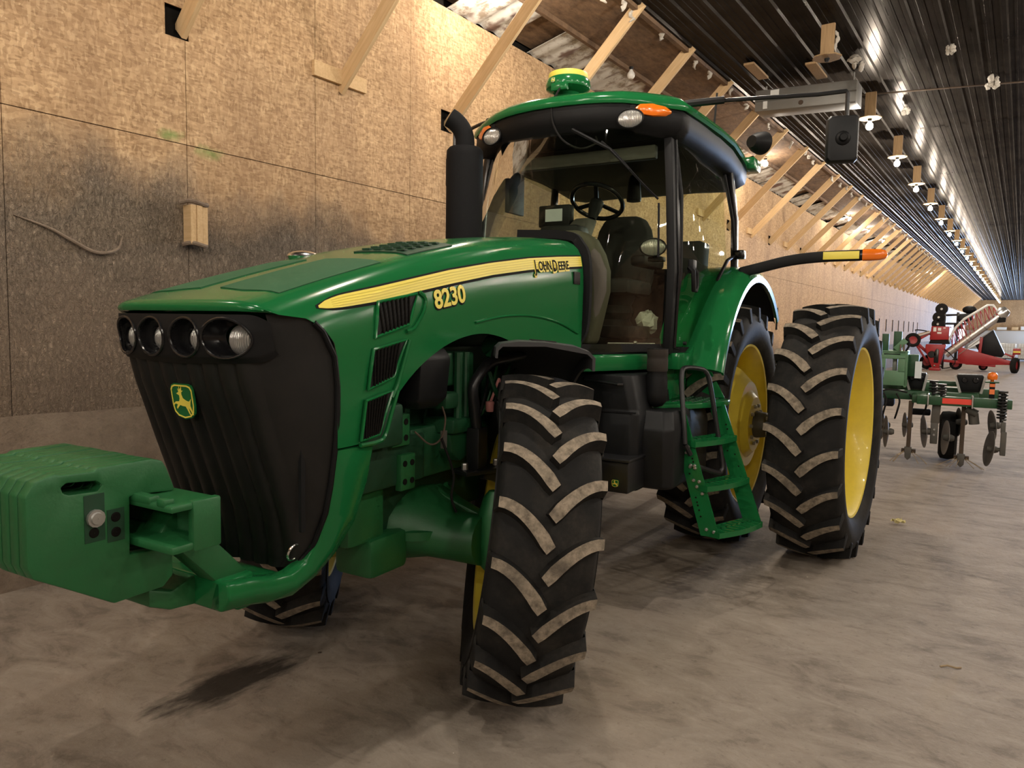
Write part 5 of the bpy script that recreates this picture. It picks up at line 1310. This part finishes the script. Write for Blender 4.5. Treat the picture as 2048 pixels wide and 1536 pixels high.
ib(MB().bar([(.20, 3.0, .64), (.20, 3.0, .50)], .05, .05, (1, 0, 0)).bar([(.20, 3.01, .52), (.19, 3.01, .22)], .06, .075, (1, 0, 0)).cyl((.19, 2.90, .29), (.19, 3.04, .29), .025, 10), 'disc_arm', 'cast_grey', bevel=.008)
disc((.0, 2.39, .365), .225, .2, -.06); disc((.05, 2.14, .43), .215, .2, .06); disc((-.3, 2.53, .55), .19, .2); disc((.0, 1.69, .385), .215, .2); disc((-.3, 1.90, .46), .17, .2); disc((-.35, 1.62, .43), .2, .2)
for (y, z1) in ((1.97, .05), (2.575, .02)):
    sh = ib(MB().bar(catmull([(.0, y, .82), (.0, y, .55), (.02, y, .30), (.06, y, z1 + .08)], 5), .05, .05, (1, 0, 0)), 'shank', 'rust', bevel=.008)
    ib(MB().prism([(y - .045, z1 + .16), (y + .045, z1 + .16), (y + .035, z1 + .02), (y, z1 - .015), (y - .035, z1 + .02)], 'x', .03, .10), 'shank_point', 'cast_grey', sh, bevel=.008)
    ib(MB().box((.0, y - .08, z1 + .08), (.06, y + .09, z1 + .13)), 'shank_wing', 'rust', sh, bevel=.006)
    for q in range(7):
        a = random.uniform(-.25, .25); ib(MB().tube([(.08, y + a * .3, z1 + .10), (.12, y + a * .8, z1 + .05), (.16, y + a * 1.3, .012)], .004, 5), 'straw', 'string', sh)
ib(MB().box((-.02, 2.215, .28), (.09, 2.30, .56)).bar([(.03, 2.26, .55), (.03, 2.27, .80)], .10, .12, (1, 0, 0)), 'row_unit_leg', 'cast_grey', bevel=.01)
for z in (.40, .47): ib(MB().lathe([(.001, .014), (.014, .014), (.018, 0)], 8, 'x', (.09, 2.258, z)), 'leg_bolt', 'steel', smooth=0)
ib(MB().lathe([(.05, -.10), (.26, -.11), (.32, -.08), (.33, 0), (.32, .08), (.26, .11), (.05, .10)], 32, 'y', (-.55, 2.42, .335)), 'gauge_wheel', 'black_rubber')
ib(MB().cyl((-.05, 2.68, .70), (-.05, 2.70, .56), .06, 12).cyl((.0, 2.60, .76), (.0, 2.72, .70), .05, 12), 'clamp', 'cast_grey')
for k in range(4):
    y = 1.62 + .16 * k; ib(MB().tube(catmull([(-.3, y, .88), (-.1, y + .05, .80), (-.05, y + .03, .66), (-.2, y, .55)], 5), .012, 6), 'hose', 'black_rubber')
ib(MB().box((-.6, 1.4, .70), (-.3, 1.75, .80)).box((-.5, 1.95, .60), (-.35, 2.2, .68)), 'under_frame', 'black_matte', bevel=.02)
ib(MB().tube(catmull([(.1, 1.55, .85), (.12, 1.65, .95), (.1, 1.78, .96), (.05, 1.92, .93)], 5), .012, 6), 'hose', 'black_rubber')

# ------------------------------------------------------------------ red grain machine far down the barn
DA = 39.0
AU = thing('grain_auger', 'red grain auger with silver tube, white-topped truss and long axle arm, far end', 'auger', (-2.2, DA, 0), 0)
def av(x, z, dy=0.0): return V(x + 2.2, dy, z)
def ab(m, name, mat, par=None, **k): return m.build(name, mat, par or AU, **k)
tube = ab(MB().cyl(av(-2.84, .72), av(-.86, 2.50), .17, 18), 'auger_tube', 'tube_silver')
for t in (.18, .40, .46, .72, .95):
    p = av(-2.84, .72).lerp(av(-.86, 2.50), t); d = (av(-.86, 2.50) - av(-2.84, .72)).normalized()
    ab(MB().cyl(p - d * .025, p + d * .025, .19, 18), 'tube_band', 'steel', tube)
ab(MB().lathe([(.001, .28), (.16, .26), (.24, .14), (.26, 0), (.24, -.14), (.18, -.16)], 18, 'x', M=Matrix.Translation(av(-.80, 2.60)) @ Matrix.Rotation(-.7, 4, 'Y')), 'discharge_hood', 'tube_silver', tube)
ab(MB().cyl(av(-.83, 2.42), av(-.80, 2.2), .20, 16, .16), 'spout', 'black_rubber', tube)
# truss: white top chord, red lattice
chord = [av(-2.80, 1.22), av(-2.52, 1.92), av(-2.19, 2.34), av(-1.34, 2.95), av(-1.14, 2.95), av(-.98, 2.68)]
tr = ab(MB().tube(chord, .055, 8), 'truss_chord', 'white_paint')
def along(t):
    L = [0]
    for a, b in zip(chord, chord[1:]): L.append(L[-1] + (b - a).length)
    s_ = t * L[-1]
    for i in range(len(chord) - 1):
        if s_ <= L[i + 1]: return chord[i].lerp(chord[i + 1], (s_ - L[i]) / (L[i + 1] - L[i]))
    return chord[-1]
n = 13
for i in range(n):
    t = .12 + .84 * i / n; a = along(t); b = av(-2.84, .72).lerp(av(-.86, 2.50), .10 + .88 * (i + .5) / n); c = along(min(t + .84 / n, 1))
    ab(MB().tube([a, b + V(0, -.15, .1), c], .022, 6), 'lattice_bar', 'red_paint', tr)
    if i % 2 == 0: ab(MB().tube([a, b + V(0, .15, .1)], .022, 6), 'lattice_bar', 'red_paint', tr)
# hopper, gearbox housing
hp_ = ab(MB().prism([(av(-3.49, 0).x, 1.37), (av(-2.74, 0).x, 1.40), (av(-2.74, 0).x, 1.99), (av(-3.44, 0).x, 2.0)], 'y', -.2, 1.0), 'hopper', 'red_paint', bevel=.02)
ab(MB().prism([(av(-3.52, 0).x, 1.20), (av(-2.70, 0).x, 1.20), (av(-2.74, 0).x, 1.40), (av(-3.46, 0).x, 1.38)], 'y', -.15, .9), 'belt', 'black_rubber', hp_, bevel=.01)
for (x0, x1, z0, z1) in ((-3.36, -3.24, 1.76, 1.95), (-3.18, -3.05, 1.80, 1.93), (-2.97, -2.88, 1.90, 1.94), (-3.20, -3.03, 1.66, 1.74)):
    ab(MB().box((av(x0, 0).x, -.215, z0), (av(x1, 0).x, -.205, z1)), 'sticker', 'label_white', hp_, smooth=0)
gb = ab(MB().prism([(av(-3.62, 0).x, .95), (av(-3.30, 0).x, .10), (av(-3.02, 0).x, .10), (av(-2.86, 0).x, .95), (av(-2.80, 0).x, 1.18), (av(-3.60, 0).x, 1.18)], 'y', -.5, .1), 'gearbox_housing', 'red_paint', bevel=.03)
ab(MB().lathe([(.001, .03), (.14, .03), (.16, .0)], 18, 'y', M=Matrix.Translation(av(-3.34, .72, -.5)) @ Matrix.Rotation(PI, 4, 'Z')), 'pulley', 'black_gloss', gb)
ab(MB().prism([(av(-3.24, 0).x, .35), (av(-3.06, 0).x, .35), (av(-3.06, 0).x, .95), (av(-3.16, 0).x, 1.0), (av(-3.26, 0).x, .8)], 'y', -.53, -.48), 'belt_guard', 'black_gloss', gb, bevel=.02)
for x, z in ((-3.20, .22), (-2.97, .24), (-3.30, .10)): ab(MB().ball(av(x, z, -.5), .05, 8), 'coupling', 'chrome', gb)
ab(MB().box((av(-3.42, 0).x, -.55, .0), (av(-2.98, 0).x, .0, .12)), 'foot_plate', 'red_paint', gb, bevel=.02)
ab(MB().tube(catmull([av(-2.95, 1.05, -.3), av(-2.60, .75, -.5), av(-2.40, .45, -.6), av(-2.55, .20, -.6), av(-2.9, .1, -.5)], 6), .02, 6), 'hose', 'black_rubber')
# fold-out arm on the left with its rubber tyre
ab(MB().bar([av(-3.45, .7), av(-4.05, 1.25), av(-4.15, 1.45)], .10, .14).bar([av(-4.2, 1.2), av(-3.4, 1.75)], .09, .10).bar([av(-4.0, 1.1), av(-3.5, .3)], .08, .10), 'fold_arm', 'red_paint', bevel=.015)
wm_ = MB().lathe([(.18, -.09), (.26, -.11), (.32, -.08), (.33, 0), (.32, .08), (.26, .11), (.18, .09)], 26, 'y').build('caster_tyre', 'black_rubber', data_only=True)
hub_ = MB().lathe([(.001, -.04), (.19, -.06), (.19, .06), (.001, .04)], 20, 'y').build('caster_hub', 'red_paint', data_only=True)
def au_wheel(x, z, dy, rz=0, s=1.0):
    w_ = link('caster_tyre', wm_, AU, av(x, z, dy), (0, 0, rz)); w_.scale = (s, s, s); link('caster_hub', hub_, w_)
au_wheel(-4.17, 1.35, -.1, .2); au_wheel(-3.62, .33, .8); au_wheel(-2.50, .26, 1.5, 0, .8); au_wheel(-1.40, .20, 1.2, .2, .55)
au_wheel(-.20, .345, 0, 1.30, 1.04)
ab(MB().cyl(av(-4.1, 1.5), av(-3.5, 1.72), .09, 12), 'silver_can', 'tube_silver')
ab(MB().tube(catmull([av(-4.12, 1.80), av(-4.0, 1.82), av(-3.6, 1.75), av(-3.45, 1.55)], 5), .03, 6).tube([av(-4.05, 1.6), av(-4.08, 1.82)], .02, 6), 'pipe_rail', 'black_paint')
# long red axle arm running out to the right-hand wheel
ab(MB().loft([[V(av(x, 0).x, dy, z) for dy, z in ((-.08, z0), (.08, z0), (.08, z1), (-.08, z1))] for x, z0, z1 in ((-2.35, .45, 1.12), (-2.0, .30, 1.0), (-.45, .36, .56), (-.30, .33, .52))]), 'axle_arm', 'red_paint', bevel=.02)
ab(MB().bar([av(-2.9, .45), av(-.9, .30)], .12, .12), 'axle_beam', 'red_paint', bevel=.015)
ab(MB().bar([av(-.32, .40), av(-.26, .9)], .07, .09).bar([av(-.6, .85), av(-.25, .7)], .07, .07), 'wheel_strut', 'red_paint', bevel=.01)
ab(MB().box((av(-.30, 0).x, -.1, .82), (av(-.02, 0).x, .2, 1.08)), 'lamp_bar', 'red_paint', bevel=.02)
ab(MB().box((av(-.29, 0).x, -.115, .90), (av(-.03, 0).x, -.10, .97)), 'yellow_strip', 'yellow_decal', smooth=0)
ab(MB().prism([(av(-1.56, 0).x, 1.50), (av(-1.10, 0).x, 1.90), (av(-.60, 0).x, .80), (av(-.70, 0).x, .66), (av(-1.5, 0).x, .75), (av(-1.75, 0).x, 1.2)], 'y', .5, 1.6), 'intake_hood', 'dark_plastic', bevel=.04)
ab(MB().bar([av(-1.55, .55, .3), av(-1.50, 1.55, .3)], .10, .12, (1, 0, 0)), 'upright_post', 'red_paint', bevel=.01)
ab(MB().prism([(av(-2.0, 0).x, .98), (av(-1.95, 0).x, 1.16), (av(-1.56, 0).x, 1.50), (av(-1.54, 0).x, 1.28)], 'y', -.22, -.20), 'white_decal_board', 'white_plastic', smooth=0)
ab(MB().tube([av(-2.3, .75, -.25), av(-1.0, 1.95, -.25)], .015, 6), 'cable', 'steel')
# the black planter units standing behind it
PLN = thing('folded_planter', 'folded black planter with stacked wheels showing above the red hopper', 'implement', (-2.9, DA + 2.6, 0), 0)
def pv(x, z, dy=0.0): return V(x + 2.9, dy, z)
for (x, z, r) in ((-3.30, 2.85, .27), (-3.40, 2.45, .27), (-3.42, 2.12, .27)):
    pw = MB().lathe([(.03, -.10), (r * .7, -.10), (r, -.07), (r, .07), (r * .7, .10), (.03, .10)], 22, 'y', pv(x, z)).build('gauge_wheel', 'black_rubber', PLN)
    MB().lathe([(.001, -.13), (.05, -.13), (.06, -.10)], 12, 'y', pv(x, z)).build('wheel_hub', 'steel', pw)
MB().bar([pv(-3.15, 1.9), pv(-3.15, 3.0)], .10, .12, (1, 0, 0)).bar([pv(-3.2, 2.55), pv(-2.1, 2.60)], .08, .10).bar([pv(-3.2, 2.15), pv(-2.2, 2.15)], .08, .10).bar([pv(-3.15, .0), pv(-3.1, 1.95)], .14, .14, (1, 0, 0)).bar([pv(-2.6, .0), pv(-2.6, 2.7)], .12, .12, (1, 0, 0)).build('planter_frame', 'black_paint', PLN, bevel=.01)
MB().loft([[pv(x, z, dy) for dy, z in ((-.2, zc - h), (.2, zc - h), (.2, zc + h), (-.2, zc + h))] for x, zc, h in ((-2.62, 2.42, .1), (-2.5, 2.4, .18), (-2.1, 2.45, .18), (-1.95, 2.5, .08))]).build('seed_box', 'dark_plastic', PLN, 40, bevel=.04)
MB().ball(pv(-2.15, 2.82), (.30, .2, .19), 16).build('seed_lid', 'black_plastic', PLN)
MB().box((pv(-2.75, 0).x, -.1, 1.9), (pv(-2.35, 0).x, .1, 2.2)).build('blue_motor', 'dark_plastic', PLN, bevel=.03)

# ------------------------------------------------------------------ caged water totes at the far end
tote_w = MB().box((-.55, -.5, .16), (.55, .5, 1.08)).build('tote_tank', 'white_plastic', data_only=True, bevel=.05)
barm = MB().box((-.012, -.012, 0), (.012, .012, .98)).build('cage_bar', 'steel', data_only=True, smooth=0)
hbar = MB().box((-.60, -.012, -.012), (.60, .012, .012)).build('cage_rail', 'steel', data_only=True, smooth=0)
pal_ = MB().box((-.6, -.5, .10), (.6, .5, .14)).box((-.6, -.5, 0), (-.45, .5, .10)).box((-.07, -.5, 0), (.07, .5, .10)).box((.45, -.5, 0), (.6, .5, .10)).build('tote_pallet', 'black_plastic', data_only=True, smooth=0)
for (x, y, lab) in ((-.85, 57, 'white caged water tote behind the red axle arm'), (.40, 57, 'white caged water tote at the right picture edge, rearmost')):
    t = thing('water_tote', lab, 'tote', (x, y, 0), 0, 'caged totes at the far end')
    link('tote_tank', tote_w, t); link('tote_pallet', pal_, t)
    for k in range(9): link('cage_bar', barm, t, (-.58 + k * .145, -.56, .14))
    for k in range(5): link('cage_rail', hbar, t, (0, -.56, .18 + k * .23))
# boxes on the far ledge
for k, (x, w, h, mt, lab) in enumerate(((-1.9, .9, .30, 'white_paint', 'low white carton on the far wall ledge, left end'), (-.7, .6, .34, 'pine', 'tan carton on the far wall ledge, second from left'), (.1, .6, .40, 'label_white', 'white carton on the far wall ledge, third from left'), (1.0, .7, .42, 'paper', 'yellow-brown carton on the far wall ledge, fourth from left'))):
    t = thing('ledge_carton', lab, 'box', (x, Y1 - .23, 2.082), 0, 'cartons on the far ledge')
    MB().box((-w / 2, -.12, 0), (w / 2, .12, h)).build('carton_body', mt, t, bevel=.01)
    MB().box((-w / 2 - .006, -.126, h - .05), (w / 2 + .006, .126, h + .006)).build('carton_lid', mt, t, bevel=.006)

# ------------------------------------------------------------------ hung under the ceiling
du = thing('sheet_metal_duct', 'grey sheet metal duct box hanging under the ceiling behind the side mirror', 'duct', (-2.75, 11.45, 4.86), .0)
MB().prism([(-.70, .06), (.68, -.0), (.68, .30), (-.70, .36)], 'y', -.2, .2).build('duct_box', 'duct_grey', du, bevel=.01)
MB().bar([(-.70, -.205, .20), (.68, -.205, .15)], .012, .016).build('duct_seam', 'cast_grey', du, 0)
MB().box((-.48, -.208, .25), (-.36, -.2, .33)).box((-.58, -.208, .08), (-.52, -.2, .19)).build('duct_label', 'label_white', du, 0)
MB().lathe([(.001, .012), (.03, .012), (.034, 0)], 14, 'y', M=Matrix.Translation((-.05, -.2, .10)) @ Matrix.Rotation(PI, 4, 'Z')).build('duct_knob', 'rust', du)
for x in (-.6, .6): MB().cyl((x, 0, .3), (x, 0, .46), .012, 8).build('duct_hanger', 'steel', du)
sp_me = MB().box((-.07, -.35, 0), (.07, .35, .03)).build('ceiling_slat', 'old_wood', data_only=True, smooth=0, bevel=.003)
for (x, y, lab) in ((-3.25, 10.6, 'short brown board under the ceiling beside the eave'), (-2.55, 11.0, 'short brown board under the ceiling by the grey duct')):
    o = link('ceiling_slat', sp_me, None, (x, y, CEIL - .031)); tag(o, lab, 'board')
def tuft(loc, s, label, seed):
    random.seed(seed); m = MB()
    for k in range(6):
        p = V(random.uniform(-.5, .5), random.uniform(-.5, .5), random.uniform(-.9, .1)) * s
        m.ball(p, (s * random.uniform(.2, .45), s * random.uniform(.2, .4), s * random.uniform(.2, .5)), 8)
    m.v = [tuple(Vector(v) + V(random.uniform(-1, 1), random.uniform(-1, 1), random.uniform(-1, 1)) * s * .09) for v in m.v]
    o = m.build('insulation_tuft', 'fluff', None, 60); o.location = loc; tag(o, label, 'insulation', 'tufts of insulation hanging from the ceiling')
tuft((-.95, 10.9, CEIL - .02), .09, 'pale insulation tuft stuck to the ceiling near the top right', 1)
tuft((-2.0, 10.7, CEIL - .02), .14, 'ragged insulation tuft hanging above the side mirror', 2)
tuft((-.55, 12.6, CEIL - .02), .13, 'grey insulation tuft at the right picture edge', 3)
tuft((-1.75, 13.6, CEIL - .02), .09, 'insulation tuft just right of the nearest lit bulb', 4)
wire = MB().tube([V(-2.3, 12.4, CEIL - .03), V(0, 12.9, CEIL - .05), V(3, 13.3, CEIL - .03)], .012, 6).build('ceiling_cable', 'rust'); tag(wire, 'thin dusty cable strung across the metal ceiling', 'cable')

# ------------------------------------------------------------------ small litter on the floor
random.seed(5)
wr = MB().grid(lambda u, v: V((u - .5) * .11, (v - .5) * .08, .012 + .03 * abs(math.sin(u * 7 + v * 4))), 6, 5); wr.v = [(a + random.uniform(-.008, .008), b + random.uniform(-.008, .008), c + random.uniform(0, .02)) for a, b, c in wr.v]
o = wr.build('candy_wrapper', 'paper', None, 0, solid=.001); o.location = (-.82, 7.39, 0); o.rotation_euler = (0, 0, .6); tag(o, 'crumpled yellowish wrapper on the floor beside the outer rear wheel', 'wrapper')
def chip(x, y, s, mat, lab, sd):
    random.seed(sd); m = MB().ball((0, 0, s * .25), (s, s * .6, s * .25), 7); m.v = [tuple(Vector(v) + V(random.uniform(-1, 1), random.uniform(-1, 1), 0) * s * .15) for v in m.v]
    o = m.build('floor_crumb', mat, None, 0); o.location = (x, y, 0); o.rotation_euler = (0, 0, sd); tag(o, lab, 'debris', 'crumbs of dirt on the floor')
chip(-2.94, 2.56, .012, 'rust', 'small dark crumb on the floor beside the oil stain', 1)
MBt = MB().tube([V(0, 0, .006), V(.03, .02, .012), V(.07, .025, .008), V(.09, .05, .005)], .005, 6); o = MBt.build('twig', 'string'); o.location = (-.25, 4.35, 0); tag(o, 'tiny pale twig on the open floor at the right', 'debris')
